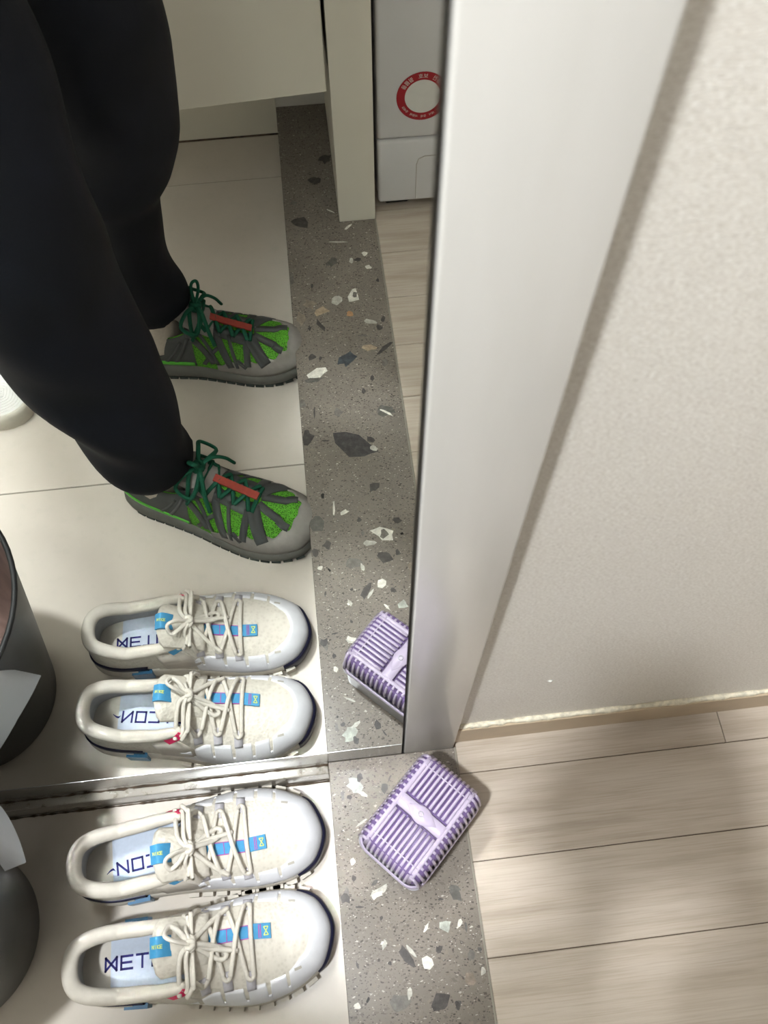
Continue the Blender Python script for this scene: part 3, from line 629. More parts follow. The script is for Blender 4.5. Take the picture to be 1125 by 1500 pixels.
def place(data, x, y, z, rot=0.0, sx=1.0, zf=None):
    V, F = data; c, s_ = math.cos(rot), math.sin(rot); out = []
    for a, b, e in V:
        px, py = x + a * sx * c - b * s_, y + a * sx * s_ + b * c; out.append((px, py, (zf(px, py) if zf else z) + e))
    return out, F

T_CTRL = [(0.004, .020, .019), (0.016, .031, .029), (0.04, .0375, .035), (0.08, .041, .0355), (0.12, .046, .038), (0.16, .0540, .0430), (0.20, .0575, .0480), (0.235, .051, .0475), (0.26, .0395, .041), (0.276, .0265, .029)]
def trainer(name, loc, rz, ls, label):
    e = tag(empty(name, loc, rz), label, 'shoe', 'pair of white trainers'); e.scale = (0.957, 1.0, 1.0)
    L = 0.286
    S = Last(L, T_CTRL, ls, ([0, .06, .12, .2, .29], [.034, .030, .026, .022, .022]), 0.009,
             (0.135, 0.012, [0, .03, .06, .10, .135], [.8, .80, .80, .76, .64], [0, .02, .05, .09, .12, .135], [.096, .092, .079, .083, .093, .098]),
             ([.11, .135, .165, .2, .235, .29], [.104, .094, .081, .069, .059, .056], [-.006, -.007, -.009, -.010, -.008, -.004]), 0.236, (0.126, 0.160))
    S.make_bvh()
    V, F = S.upper(); up = obj('upper', V, F, 'knit', e, True)
    # sole
    V, F = S.sole_rings([(-.010, .002), (-.003, 0.001), (0.0015, .004), (.0030, .012), (.0022, lambda x: interp(x, *S.zf_) - .006), (.0008, lambda x: interp(x, *S.zf_)), (-.003, lambda x: interp(x, *S.zf_) + .003)])
    mid = obj('midsole', V, F, 'midsole', e, True)
    t = 0.0; k = 0
    for side in (1, -1):
        for i, x in enumerate(np.arange(0.125, 0.272, 0.0165)):
            tt = S.t_of(float(x), side); V, F = S.edge_box(tt, 0.0125, -.006, .0072, .0010, .0115)
            b = obj('tread_block', V, F, 'midsole', mid)
    # navy rubber round the toe
    V = []; n = 40; ta = S.t_of(0.267, 1); tb = S.t_of(0.250, -1)
    for i in range(n + 1):
        tt = ta + (tb - ta) * i / n; x, q = S.B(tt); nn = S.nrm(tt); fade = min(1, min(i, n - i) / 6.0)
        for d, z in ((.001, .001), (.0030 + .0016 * fade, .004), (.0030 + .0016 * fade, .018), (.0012 + .0014 * fade, .0225 + .002 * fade), (-.003, .0235)):
            V.append((x + nn.x * d, ls * (q + nn.y * d), z + S.spring(x)))
    obj('toe_bumper', V, grid_faces(n + 1, 5), 'navy', e, True)
    # white film round the toe, with slots
    slots_l = [0.142, 0.166, 0.190, 0.214, 0.236]; slots_m = [0.150, 0.178, 0.206, 0.232]
    ta = S.t_of(0.125, 1); tb = S.t_of(0.140, -1)
    def hm(t):
        x, q = S.B(t); side = 1 if q > -0.004 else -1
        base = interp(x, [.12, .16, .2, .235, .262, .29], [.34, .42, .46, .50, .60, .62])
        for sx in (slots_l if t < S.itoe / S.N else slots_m):
            if abs(x - sx) < 0.0021 and x < 0.25: return base * 0.52
        return base
    V, F = S.patch(ta, tb, hm, 0.0011, 420, 9); obj('toe_overlay', V, F, 'white_film', e, True)
    for sd, sx in ((1, .252), (-1, .250)):
        V, F = S.ribbon([(sx - .005, sd, .50), (sx + .005, sd, .47)], 0.003, 0.0016, 4); obj('vent_slot', V, F, 'slot', e)
    # quarter film panel
    for sd in (1, -1):
        V, F = S.ribbon([(0.095, sd, .42), (0.122, sd, .45), (0.138, sd, .5)], 0.040, 0.0008, 12); obj('quarter_panel', V, F, 'cream_film', e, True)
    # heel clip
    V, F = S.patch(S.t_of(0.075, -1) - 1.0, S.t_of(0.075, 1), lambda t: .20, 0.0022, 60, 5, 0.02); obj('heel_clip', V, F, 'navy', e, True)
    V, F = S.sole_rings([(.002, .008), (.0042, .016), (.0042, .028), (.001, .0355)]); n = S.N
    keep = [f for f in F[:-2] if all(S.X[i % n] < 0.062 for i in f)]; obj('heel_wrap', V, keep, 'midsole', e, True)
    for sd in (1, -1):
        V, F = S.edge_box(S.t_of(0.065, sd), 0.026, -.004, .0062, .010, .030); pl = obj('side_plug', V, F, 'blue_dark', e)
    # collar, lining, insole
    ta = S.t_of(0.133, -1) - 1.0; tb = S.t_of(0.133, 1); n = 70; ring = []; rad = []
    for i in range(n + 1):
        tt = ta + (tb - ta) * i / n; p = S.surf(tt, 1.0); ring.append(p + Vector((0, 0, -0.005))); x, _ = S.B(tt)
        rad.append(interp(x, [0, .03, .08, .115, .135], [.0084, .0082, .0078, .0066, .0048]))
    V, F = tube_data(ring, rad, 12); obj('padded_collar', V, F, 'cream', e, True)
    V = []
    for i in range(n + 1):
        p = ring[i]; tt = ta + (tb - ta) * i / n; x, q = S.B(tt)
        bx, bq = x * 0.93 + .007, q * 0.84
        for j in range(7):
            f = j / 6; V.append(Vector((p.x + (bx - p.x) * f, p.y + (ls * bq - p.y) * f, p.z + (.031 - p.z) * f)))
    F = grid_faces(n + 1, 7); obj('lining', V, F, 'lining', e, True)
    out = []
    for i in range(n + 1):
        tt = ta + (tb - ta) * i / n; x, q = S.B(tt); out.append((x * 0.93 + .009, ls * q * 0.86))
    out += [(0.165, ls * .030), (0.165, -ls * .024)]
    V, F = prism_data(out, .026, .0345); ins = obj('insole', V, F, 'insole', e)
    word = strokes('METCON', .0122, .0122, .0052, .0024)
    if ls < 0: V, F = place(word, 0.082, -0.001, .0350, R(-1.0))
    else: V, F = join_data(place(word, 0.093, 0.000, .0350, PI + R(3)), place(swoosh(.019), 0.041, -0.003, .0350, PI + R(8)))
    obj('insole_lettering', V, F, 'navy_print', ins, recalc=False)
    # tongue
    V = []; nu, nv = 14, 22
    for i in range(nu):
        u = i / (nu - 1); x = 0.158 - 0.056 * u; zc = interp(x, [.10, .112, .13, .158], [.112, .113, .104, .086]); qc = interp(x, S.ridge[0], S.ridge[2])
        w = .0285 * min(1.0, math.sqrt(max(0.0, 1 - max(0, (u - .80) / .20) ** 2)) + .04) * (0.9 + .1 * u); th = .0060 * (0.35 + 0.65 * min(1, 1.6 * math.sqrt(max(0.02, 1 - u ** 6))))
        for j in range(nv):
            a = 2 * PI * j / nv; q = w * math.cos(a); V.append((x, ls * (qc + q), zc - .013 * (q / .028) ** 2 + th * math.sin(a) * (1 + .25 * math.cos(3 * a) * 0.3)))
    F = grid_faces(nu, nv, False, True) + [tuple(range(nv))[::-1], tuple(range((nu - 1) * nv, nu * nv))]
    tong = obj('tongue', V, F, 'knit', e, True)
    def tz(x, y):
        qc = interp(x, S.ridge[0], S.ridge[2]); q = ls * y - qc
        return interp(x, [.10, .112, .13, .158], [.112, .113, .104, .086]) - .013 * (q / .028) ** 2 + .0066
    # blue pull tab on the tongue
    V = []; n = 14; qc = -.007
    for i in range(n + 1):
        f = i / n; x = .1035 + .021 * (1 - f); bulge = .0045 * math.sin(PI * f) + .001
        for q, dz in ((-.0095, -.001), (-.0095, bulge), (.0095, bulge), (.0095, -.001)): V.append((x, ls * (qc + q), tz(x, ls * (qc + q)) + dz - .001))
    pt = obj('pull_tab', V, grid_faces(n + 1, 4, False, True) + [(0, 1, 2, 3), tuple(n * 4 + k for k in (3, 2, 1, 0))], 'blue', e)
    V, F = place(strokes('NIKE', .0018, .0030, .0008, .0006), .1125, ls * qc, 0, 0, 1, lambda px, py: tz(px, py) + .0048); obj('tab_lettering', V, F, 'neon', pt, recalc=False)
    # blue tape down the ridge
    V = []; n = 26; x0, x1 = .134, .220
    def strip(x0, x1, w, lift, dq=0.0, n=24):
        V = []
        for i in range(n + 1):
            x = x0 + (x1 - x0) * i / n; qc = interp(x, S.ridge[0], S.ridge[2]) + dq
            for q, dz in ((-w, -.0005), (-w, lift), (w, lift), (w, -.0005)): V.append(S.drop(x, qc + q, dz))
        return V, grid_faces(n + 1, 4, False, True) + [(0, 1, 2, 3), tuple(n * 4 + k for k in (3, 2, 1, 0))]
    V, F = strip(x0, x1 - .012, .0064, .0018); tp = obj('centre_tape', V, F, 'blue', e)
    for xx in (.154, .176, .1985): 
        V, F = strip(xx, xx + .0008, .0062, .0022, n=2); obj('stitch', V, F, 'magenta', tp)
    V, F = join_data(strip(.146, .2, .0004, .0021, .0062), strip(.146, .2, .0004, .0021, -.0062)); obj('stitch', V, F, 'magenta', tp)
    V, F = strip(.2005, .2225, .0074, .0030); mt = obj('end_tab', V, F, 'blue', e)
    for xx in (.2095, .2115): V, F = strip(xx, xx + .0009, .0066, .0034, n=2); obj('stitch', V, F, 'magenta', mt)
    bow = ([(-.0032, -.0046, 0), (-.0032, .0046, 0), (.0032, -.0046, 0), (.0032, .0046, 0)], [])
    V, F = [], []
    for (ax, ay), (bx, by) in (((-1, 1), (1, 1)), ((-1, -1), (1, -1)), ((-1, 1), (1, -1)), ((-1, -1), (1, 1))):
        a = Vector((ax * .0024, ay * .0040)); b = Vector((bx * .0024, by * .0040)); d = (b - a).normalized(); nn = Vector((-d.y, d.x)) * .00045; o = len(V)
        V += [(a.x + nn.x, a.y + nn.y, 0), (b.x + nn.x, b.y + nn.y, 0), (b.x - nn.x, b.y - nn.y, 0), (a.x - nn.x, a.y - nn.y, 0)]; F.append((o, o + 3, o + 2, o + 1))
    qm = interp(.2175, S.ridge[0], S.ridge[2])
    V, F = place((V, F), .2177, ls * qm, 0, 0, 1, lambda px, py: S.drop(px, ls * py, .0037).z); obj('emblem', V, F, 'neon', mt, recalc=False)
    # webbing loops and laces
    E_ = [.128, .150, .173, .197]; HE = {1: [.86, .66, .64, .62], -1: [.86, .64, .61, .59]}
    for sd in (1, -1):
        for i in (1, 2, 3):
            V, F = S.ribbon([(E_[i], sd, HE[sd][i] - .20), (E_[i], sd, HE[sd][i] + .02)], .0105, .0020, 8); obj('webbing_loop', V, F, 'loop', e, True)
        V, F = S.ribbon([(.113, sd, .78), (.124, sd, .86), (.133, sd, .90)], .010, .0030, 10); obj('ankle_tab', V, F, 'pink' if sd > 0 else 'blue', e)
    parts = []; LR = .0027
    def lace(pts, n=None): parts.append(tube_data(smooth_path(pts, n or len(pts) * 3), LR, 7, 0.8))
    lift = .0028
    o_ = .0036
    lace(S.over(E_[3] + o_, E_[3] + o_, HE[1][3], HE[-1][3], lift))
    for i in (3, 2):
        lace(S.over(E_[i] - o_, E_[i - 1] + o_, HE[1][i], HE[-1][i - 1], lift + .0002, bow=.001)); lace(S.over(E_[i - 1] + o_, E_[i] - o_, HE[1][i - 1], HE[-1][i], lift + .003, bow=.002))
    lace(S.over(E_[1] - o_, E_[0] + o_, HE[1][1], HE[-1][0], lift + .003, bow=.004)); lace(S.over(E_[0] + o_, E_[1] - o_, HE[1][0], HE[-1][1], lift + .006, bow=.005))
    for sd in (1, -1):
        for i in (1, 2, 3):
            c0 = S.t_of(E_[i] - o_, sd); c1 = S.t_of(E_[i] + o_, sd); cm = S.t_of(E_[i], sd)
            lace([S.surf(c0, HE[sd][i] + .02, lift), S.surf(c0, HE[sd][i] - .03, lift), S.surf(cm, HE[sd][i] - .06, lift), S.surf(c1, HE[sd][i] - .03, lift), S.surf(c1, HE[sd][i] + .02, lift)])
    kx, kq = .143, -.006; KZ = max(tz(kx, ls * kq), S.drop(kx, kq).z) + .006
    K = Vector((kx, ls * kq, KZ))
    def pt_(x, q, dz):
        base = S.drop(x, q).z
        if x < .15: base = max(base, tz(x, ls * q) if abs(q + .007) < .028 else 0)
        return Vector((x, ls * q, base + dz))
    for sd in (1, -1):
        tt = S.t_of(E_[0] - .002, sd); p0 = S.surf(tt, HE[sd][0], .004)
        lace([p0, p0 + Vector((.001, -ls * sd * .006, .004)), pt_(.133, sd * .012 - .006, .006), K], 16)
        p1 = S.surf(S.t_of(E_[0] + .004, sd), HE[sd][0], .004)
        lace([p1, p1 + Vector((.003, -ls * sd * .006, .005)), pt_(.139, sd * .011 - .006, .007), K + Vector((.002, 0, .001))], 16)
    lace([K, pt_(.156, .004, .008), pt_(.170, .012, .006), pt_(.176, .008, .006), pt_(.168, .000, .008), K + Vector((.003, 0, 0))], 30)
    lace([K, pt_(.134, -.018, .010), pt_(.124, -.024, .009), pt_(.121, -.016, .012), pt_(.130, -.010, .012), K], 30)
    lace([K, pt_(.154, -.017, .010), pt_(.166, -.028, .009), pt_(.178, -.036, .010)], 18)
    lace([K, pt_(.158, .000, .010), pt_(.172, .003, .008), pt_(.188, .006, .007)], 18)
    for a0, ax in ((0, 0), (1.2, .4), (2.3, -.5)):
        ring = [K + Vector((.0045 * math.cos(a) , .0062 * math.sin(a) * math.cos(a0), .0045 * math.sin(a) * math.sin(a0) + .002 * math.cos(a + ax))) for a in np.linspace(0, 2 * PI, 15)]
        parts.append(tube_data(ring, .0027, 7, 0.9))
    V, F = join_data(*parts); obj('laces', V, F, 'lace', e, True)
    return e

trainer('white_trainer', (-0.2868, -0.1815, -H), R(1.2), -1, 'white trainer nearer the viewer, insole lettering reading upright')
trainer('white_trainer', (-0.2880, -0.0870, -H), R(4.4), 1, 'white trainer next to the mirror, insole lettering upside down')
# ================================================================== DEHUMIDIFIER BOX
def rrect(a, b, r, n=6):
    out = []
    for cx, cy, a0 in ((a - r, b - r, 0), (-a + r, b - r, 90), (-a + r, -b + r, 180), (a - r, -b + r, 270)):
        for i in range(n + 1):
            an = R(a0 + 90 * i / n); out.append((cx + r * math.cos(an), cy + r * math.sin(an)))
    return out
def lofted(levels, cap0=True, cap1=True, n=6):
    """levels: (a, b, r, z) rounded rectangles."""
    V = []; m = None
    for a, b, r, z in levels:
        o = rrect(a, b, r, n); m = len(o); V += [(x, y, z) for x, y in o]
    F = grid_faces(len(levels), m, False, True)
    if cap0: F.append(tuple(range(m))[::-1])
    if cap1: F.append(tuple(range((len(levels) - 1) * m, len(levels) * m)))
    return V, F
def dehumidifier():
    e = tag(empty('dehumidifier_box', (0.0955, -0.0835, 0.0), R(44)), 'lavender slotted plastic moisture absorber box standing on the terrazzo', 'dehumidifier')
    V, F = lofted([(.054, .036, .010, .0), (.057, .038, .011, .003), (.058, .0390, .012, .050), (.0600, .0415, .012, .052), (.0600, .0415, .012, .056), (.050, .034, .01, .056)]); obj('tray', V, F, 'lav_base', e, True)
    V, F = lofted([(.056, .0375, .010, .054), (.0565, .038, .011, .085), (.051, .0345, .012, .0985)]); obj('core', V, F, 'lav_slot_shade', e, True)  # solid core, coloured dark as the shade between the slats
    V, F = lofted([(.0605, .0418, .018, .0555), (.0610, .0424, .018, .058), (.0600, .0414, .018, .064), (.0585, .0402, .017, .064), (.0585, .0402, .017, .0555)], False, False); obj('lid_rim', V, F, 'lav', e, True)
    A, Bh = .0590, .0410
    def top(a, b):
        # domed lid surface height
        ea = max(0, (abs(a) - .044) / (.0598 - .044)); eb = max(0, (abs(b) - .029) / (.0412 - .029))
        r2 = min(1.0, math.hypot(ea, eb)); return .066 + .036 * math.sqrt(max(0.0, 1 - r2 ** 2.2)) - 0.9 * b * b - .35 * a * a
    def bar(path, w, th=.0022):
        V = []; n = len(path)
        for i, (a, b) in enumerate(path):
            p = Vector((a, b, top(a, b))); q0 = path[max(0, i - 1)]; q1 = path[min(n - 1, i + 1)]
            d = Vector((q1[0] - q0[0], q1[1] - q0[1], top(*q1) - top(*q0))).normalized(); s_ = Vector((0, 0, 1)).cross(d)
            s_ = s_.normalized() * w / 2 if s_.length > 1e-6 else Vector((0, w / 2, 0)); nn = d.cross(s_).normalized()
            if nn.z < 0: nn = -nn
            V += [p + s_ - nn * th, p + s_ * .8 + nn * .0004, p - s_ * .8 + nn * .0004, p - s_ - nn * th]
        return V, grid_faces(n, 4, False, True) + [(0, 1, 2, 3), tuple((n - 1) * 4 + k for k in (3, 2, 1, 0))]
    nb = 10
    for sd in (-1, 1):
        for i in range(nb):
            b = -.0245 + .049 * i / (nb - 1)
            V, F = bar([(sd * x, b) for x in (.010, .02, .03, .04, .045, .049, .053, .0565, .0588)], .0034)
            obj('slat', V, F, 'lav', e, True)
        # edge rails along the long sides and cross rail
        V, F = bar([(x, sd * .0285) for x in np.linspace(-.0575, .0575, 21)], .0052); obj('edge_rail', V, F, 'lav', e, True)
        V, F = bar([(sd * .0425, b) for b in np.linspace(-.0285, .0285, 11)], .0014, .001); obj('cross_rail', V, F, 'lav', e, True)
        for i in range(17):
            a = -.052 + .104 * i / 16
            V, F = bar([(a, sd * y) for y in (.029, .033, .0365, .039, .0408)], .0032); obj('side_rib', V, F, 'lav', e, True)
    V, F = bar([(0.0, b) for b in np.linspace(-.030, .030, 13)], .016, .002); band = obj('centre_band', V, F, 'lav', e, True)
    lf = [(.009 * math.sin(PI * u) * s_, -.019 + .038 * u) for s_ in (1,) for u in np.linspace(0, 1, 12)] + [(-.009 * math.sin(PI * u), -.019 + .038 * u) for u in np.linspace(1, 0, 12)][1:-1]
    n = len(lf); V = [(a, b, top(a, b) + .0002) for a, b in lf] + [(a * .8, b * .92, top(a, b) + .0018) for a, b in lf]
    obj('leaf_emblem', V, [tuple(range(n, 2 * n))] + [(i, (i + 1) % n, n + (i + 1) % n, n + i) for i in range(n)], 'lav', band, True)
    V, F = tube_data([(.0025 * math.cos(t), .001 + .0025 * math.sin(t), .1042) for t in np.linspace(0, 2 * PI, 20)[:-1]], .0006, 5, closed=True); obj('mould_mark', V, F, 'lav_base', band, True)
dehumidifier()

# ================================================================== BIN WITH PAPER
BC = (-0.43, -0.136); BR0, BR1, BZ0, BZ1 = .091, .153, -H, .25
def bin_r(z): return BR0 + (BR1 - BR0) * (z - BZ0) / (BZ1 - BZ0)
be = tag(empty('waste_bin', (BC[0], BC[1], -H)), 'dark grey tapered waste bin at the left edge beside the trainers', 'bin')
n = 64
def ringz(r, z): return [(r * math.cos(2 * PI * i / n), r * math.sin(2 * PI * i / n), z) for i in range(n)]
V = []
for r, z in ((BR0 - .012, 0.0), (BR0 - .004, .002), (BR0, .010), (bin_r(.1), .1 + H), (BR1 - .001, BZ1 + H - .012)): V += ringz(r, z)
obj('wall', V, grid_faces(5, n, False, True) + [tuple(range(n))[::-1]], 'bin', be, True)
V, F = tube_data(ringz(BR1 - .001, BZ1 + H - .006), .003, 8, closed=True); obj('rim', V, F, 'black', be, True)
V = []
for r, z in ((BR1 - .004, BZ1 + H - .008), (bin_r(.08) - .006, .08 + H), (BR0 - .008, .02)): V += ringz(r, z)
obj('inner_wall', V, grid_faces(3, n, False, True) + [tuple(range(2 * n, 3 * n))], 'bin_in', be, True)
# the sheet hanging over its rim
V = []; cols = 26; rows = 9
for i in range(cols + 1):
    ph = 17.0 + 63.0 * i / cols; a = R(ph)
    zb = interp(ph, [17, 20, 28, 34, 40, 48, 56, 64, 72, 80], [.158, .160, .160, .157, .147, .130, .104, .072, .038, .01]); zt = interp(ph, [17, 20, 27, 30], [.160, .196, .258, .262])
    for j in range(rows + 1):
        z = zb + (zt - zb) * j / rows; off = .003 + .019 * (1 - j / rows) ** 0.7 * min(1, (BZ1 - zb) / .09); r = bin_r(min(z, BZ1)) + off
        V.append((BC[0] + r * math.cos(a), BC[1] + r * math.sin(a), z))
nv = len(V); V2 = [(x + .0005, y + .0005, z) for x, y, z in V]
F = grid_faces(cols + 1, rows + 1); F2 = [tuple(i + nv for i in q[::-1]) for q in F]
tag(obj('paper_sheet', V + V2, F + F2, 'paper', None, True), 'white sheet of paper hanging down the side of the dark bin', 'paper')

# ================================================================== WHITE SLIDES
def slide(name, loc, rz, ls, label):
    e = tag(empty(name, loc, rz), label, 'slipper', 'white slides pointing away from the threshold')
    S = Last(0.285, [(0.004, .024, .023), (0.016, .040, .038), (0.04, .050, .048), (0.08, .0505, .046), (0.12, .049, .0445), (0.16, .053, .049), (0.20, .056, .053), (0.235, .052, .051), (0.26, .041, .043), (0.276, .027, .030)], ls, ([0, .3], [.03, .03]), 0.004,
             (0.135, 0.012, [0, .3], [.8, .8], [0, .3], [.03, .03]), ([0, .3], [.03, .03], [0, 0]), 0.236, (0.126, 0.16), 160)
    V, F = S.sole_rings([(-.006, 0), (-.001, .001), (.001, .006), (.001, .026), (-.001, .031), (-.004, .0325), (-.0065, .031), (-.0075, .029)]); obj('sole', V, F, 'slide_edge', e, True)
    V, F = S.sole_rings([(-.003, .028), (-.0045, .0325), (-.0075, .0328), (-.009, .0305)]); fb = obj('footbed', V, F, 'slide', e, True)
    for k in range(9):
        d = -.012 - .0048 * k; pts = []
        for i in range(120):
            x, q = S.B(i / 120); nn = S.nrm(i / 120); px, pq = x + nn.x * d, q + nn.y * d
            c = 0.055; pts.append((px, ls * pq, .0300 + S.spring(x)))
        pts = [p for p in pts if p[0] < .10 - .002 * k]
        pts.sort(key=lambda p: math.atan2(p[1], -(p[0] - .10)))
        V, F = tube_data(pts, .0014, 5, 0.7); obj('footbed_ridge', V, F, 'slide', fb, True)
    V = []; m = 22
    for i in range(m + 1):
        a = PI * i / m
        for x, th in ((.135, 0), (.135, .006), (.235, .006), (.235, 0)):
            wq = .0525; V.append((x - .012 * math.sin(a), ls * math.cos(a) * (wq + th), .018 + (.052 + th) * math.sin(a) ** .8))
    obj('strap', V, grid_faces(m + 1, 4, False, True) + [(0, 1, 2, 3), tuple(m * 4 + k for k in (3, 2, 1, 0))], 'slide', e, True)
slide('white_slide', (-0.402, -0.600, -H), R(180), 1, 'white ribbed slide nearer the mirror, behind the dark trouser leg')
slide('white_slide', (-0.424, -0.720, -H), R(180), -1, 'white ribbed slide further from the mirror, mostly out of frame')

# ================================================================== PERSON
def remesh_obj(name, parts, voxel, mat, parent, smooth_it=6, noise_fn=None):
    V, F = join_data(*parts); me = bpy.data.meshes.new(name); me.from_pydata([tuple(v) for v in V], [], F)
    bm = bmesh.new(); bm.from_mesh(me); bmesh.ops.recalc_face_normals(bm, faces=bm.faces); bm.to_mesh(me); bm.free()
    tmp = bpy.data.objects.new('tmp', me); COL.objects.link(tmp)
    r = tmp.modifiers.new('r', 'REMESH'); r.mode = 'VOXEL'; r.voxel_size = voxel; r.use_smooth_shade = True
    s_ = tmp.modifiers.new('s', 'SMOOTH'); s_.factor = 0.5; s_.iterations = smooth_it
    dg = bpy.context.evaluated_depsgraph_get(); out = bpy.data.meshes.new_from_object(tmp.evaluated_get(dg))
    bpy.data.objects.remove(tmp, do_unlink=True); return link(name, out, mat, parent, True)
def ell(c, r, rot=None, nu=16, nv=12):
    V = []
    for i in range(nv + 1):
        th = PI * i / nv
        for j in range(nu):
            ph = 2 * PI * j / nu; p = Vector((r[0] * math.sin(th) * math.cos(ph), r[1] * math.sin(th) * math.sin(ph), r[2] * math.cos(th)))
            if rot is not None: p = rot @ p
            V.append(Vector(c) + p)
    return V, grid_faces(nv + 1, nu, False, True)
def limb(pts, rads, n=16, k=5): 
    m = (len(pts) - 1) * k + 1; p = smooth_path(pts, m); rr = [float(np.interp(i / (m - 1) * (len(pts) - 1), range(len(pts)), rads)) for i in range(m)]
    return tube_data(p, rr, n)
def folds(pts, rads, seed, amp, n=28, k=14):
    """cloth tube : rings with irregular folds."""
    rd = random.Random(seed); m = (len(pts) - 1) * k + 1; p = smooth_path(pts, m); V = []
    ph = [rd.uniform(0, 6.28) for _ in range(8)]
    for i in range(m):
        u = i / (m - 1) * (len(pts) - 1); r = float(np.interp(u, range(len(pts)), rads)); z = p[i].z
        for j in range(n):
            a = 2 * PI * j / n
            f = amp * (math.sin(z * 48 + 2.2 * math.sin(a + ph[0]) + ph[1]) * math.exp(-max(0, z) * 3.2) + .7 * math.sin(2 * a + z * 21 + ph[2]) + .45 * math.sin(3 * a - z * 33 + ph[3]))
            V.append(p[i] + Vector((math.cos(a) * (r + f), math.sin(a) * (r + f), 0)))
    return V, grid_faces(m, n, False, True) + [tuple(range(n))[::-1], tuple(range((m - 1) * n, m * n))]

per = tag(empty('person', (-0.20, -0.52, -H)), 'person in dark trousers and green trail shoes holding up a phone', 'person')
def pk(o): o.matrix_parent_inverse = Matrix.Translation(per.location).inverted(); return o
# trousers : left leg nearer the mirror (y about -0.39), right leg y about -0.64
tl = folds([(-.184, -.392, .078), (-.192, -.392, .112), (-.204, -.395, .20), (-.217, -.398, .33), (-.222, -.405, .46), (-.235, -.430, .62), (-.275, -.475, .82)], [.050, .060, .069, .075, .081, .088, .098], 3, .0055)
tr = folds([(-.190, -.655, .066), (-.197, -.655, .12), (-.198, -.652, .20), (-.193, -.648, .275), (-.182, -.644, .32), (-.158, -.636, .43), (-.172, -.632, .62), (-.260, -.615, .82)], [.044, .053, .055, .056, .070, .080, .088, .098], 9, .0045)
hips = [ell((-.29, -.545, .86), (.115, .165, .13)), ell((-.315, -.55, .97), (.105, .155, .12))]
pk(remesh_obj('trousers', [tl, tr] + hips, .006, 'trouser', per, 4))
# jacket : torso, left arm up to the phone, right arm bent to it
PH = CAM_POS - CAM_FWD * 0.016 - CAM_RIGHT * 0.020 - CAM_UP * 0.055        # phone centre, just behind the lens
LH = PH - CAM_RIGHT * 0.053 - CAM_FWD * 0.014 - CAM_UP * 0.090
tor = [ell((-.325, -.555, 1.02), (.11, .16, .16)), ell((-.345, -.575, 1.18), (.11, .175, .17)), ell((-.35, -.59, 1.32), (.10, .185, .11)), limb([(-.34, -.59, 1.36), (-.325, -.59, 1.41), (-.318, -.59, 1.465)], [.10, .075, .066]), ell((-.338, -.44, 1.35), (.064, .068, .060)), ell((-.338, -.74, 1.35), (.064, .068, .060)), limb([(-.335, -.45, 1.365), (-.33, -.53, 1.405)], [.050, .052]), limb([(-.335, -.73, 1.365), (-.33, -.65, 1.405)], [.050, .052]), ell((-.325, -.555, .96), (.112, .162, .10))]
AL = [(-.335, -.435, 1.335), (-.32, -.40, 1.24), (-.265, -.40, 1.10), (-.14, -.42, 0.97), tuple(LH + Vector((-.015, -.02, .002)))]
arm_l = limb(AL, [.060, .058, .056, .058, .054])
RH = PH + CAM_RIGHT * 0.055 - CAM_FWD * 0.014 - CAM_UP * 0.090
AR = [(-.335, -.745, 1.335), (-.30, -.755, 1.24), (-.225, -.67, 1.10), (-.03, -.49, 0.97), tuple(RH + Vector((-.01, -.02, .002)))]
arm_r = limb(AR, [.060, .058, .056, .058, .054])
pk(remesh_obj('jacket', tor + [arm_l, arm_r], .008, 'jacket', per, 5))
# body : head, neck, forearms, hands as one mesh
def hand(wrist, d, up, s=1.0, curl=0.6):
    d = d.normalized(); sd = d.cross(up).normalized(); up = sd.cross(d).normalized(); P_ = []
    palm = wrist + d * .05; rot = Matrix((d, sd, up)).transposed()
    P_.append(ell(palm, (.046, .040, .015), rot)); P_.append(limb([wrist - d * .04, wrist, wrist + d * .03], [.024, .022, .026]))
    for i, (o, ln) in enumerate(((-.030, .066), (-.010, .075), (.010, .070), (.029, .055))):
        b = wrist + d * .088 + sd * o; c1 = b + d * ln * .45 - up * ln * .15 * curl * 2; c2 = c1 + d * ln * .22 - up * ln * .38 * curl * 1.5; c3 = c2 - up * ln * .25 - d * ln * .08 * curl
        P_.append(limb([b - d * .03, b, c1, c2, c3], [.0095, .0095, .0085, .0078, .0065], 10, 4))
    tb = wrist + d * .03 - sd * .034; P_.append(limb([tb, tb + d * .028 - sd * .020 - up * .006, tb + d * .055 - sd * .022 - up * .018, tb + d * .072 - sd * .016 - up * .028], [.013, .0115, .0095, .0075], 10, 4))
    return P_
HY = -.59; HX = -.095
head = [ell((-.205, (HY), 1.60), (.092, .076, .112)), ell((-.165, (HY), 1.555), (.060, .054, .062)), limb([(-.225, (HY), 1.40), (-.222, (HY), 1.50), (-.21, (HY), 1.57)], [.058, .054, .058]),
        limb([(-.118, (HY), 1.605), (-.098, (HY), 1.572), (-.108, (HY), 1.562)], [.008, .014, .012], 10, 4), ell((-.108, (HY), 1.53), (.010, .024, .008)), ell((-.12, (HY), 1.497), (.022, .024, .018))]
for s_ in (-1, 1): head += [ell((-.218, (HY) + s_ * .078, 1.59), (.018, .009, .031)), ell((-.128, (HY) + s_ * .032, 1.618), (.018, .020, .010))]
head = [([Vector(p) + Vector((HX, 0, 0)) for p in v], f) for v, f in head]
hl = hand(LH, CAM_UP + CAM_RIGHT * 0.15, CAM_RIGHT * -0.8 - CAM_FWD * 0.6)
hr = hand(RH, CAM_UP - CAM_RIGHT * 0.15, CAM_RIGHT * 0.8 - CAM_FWD * 0.6)
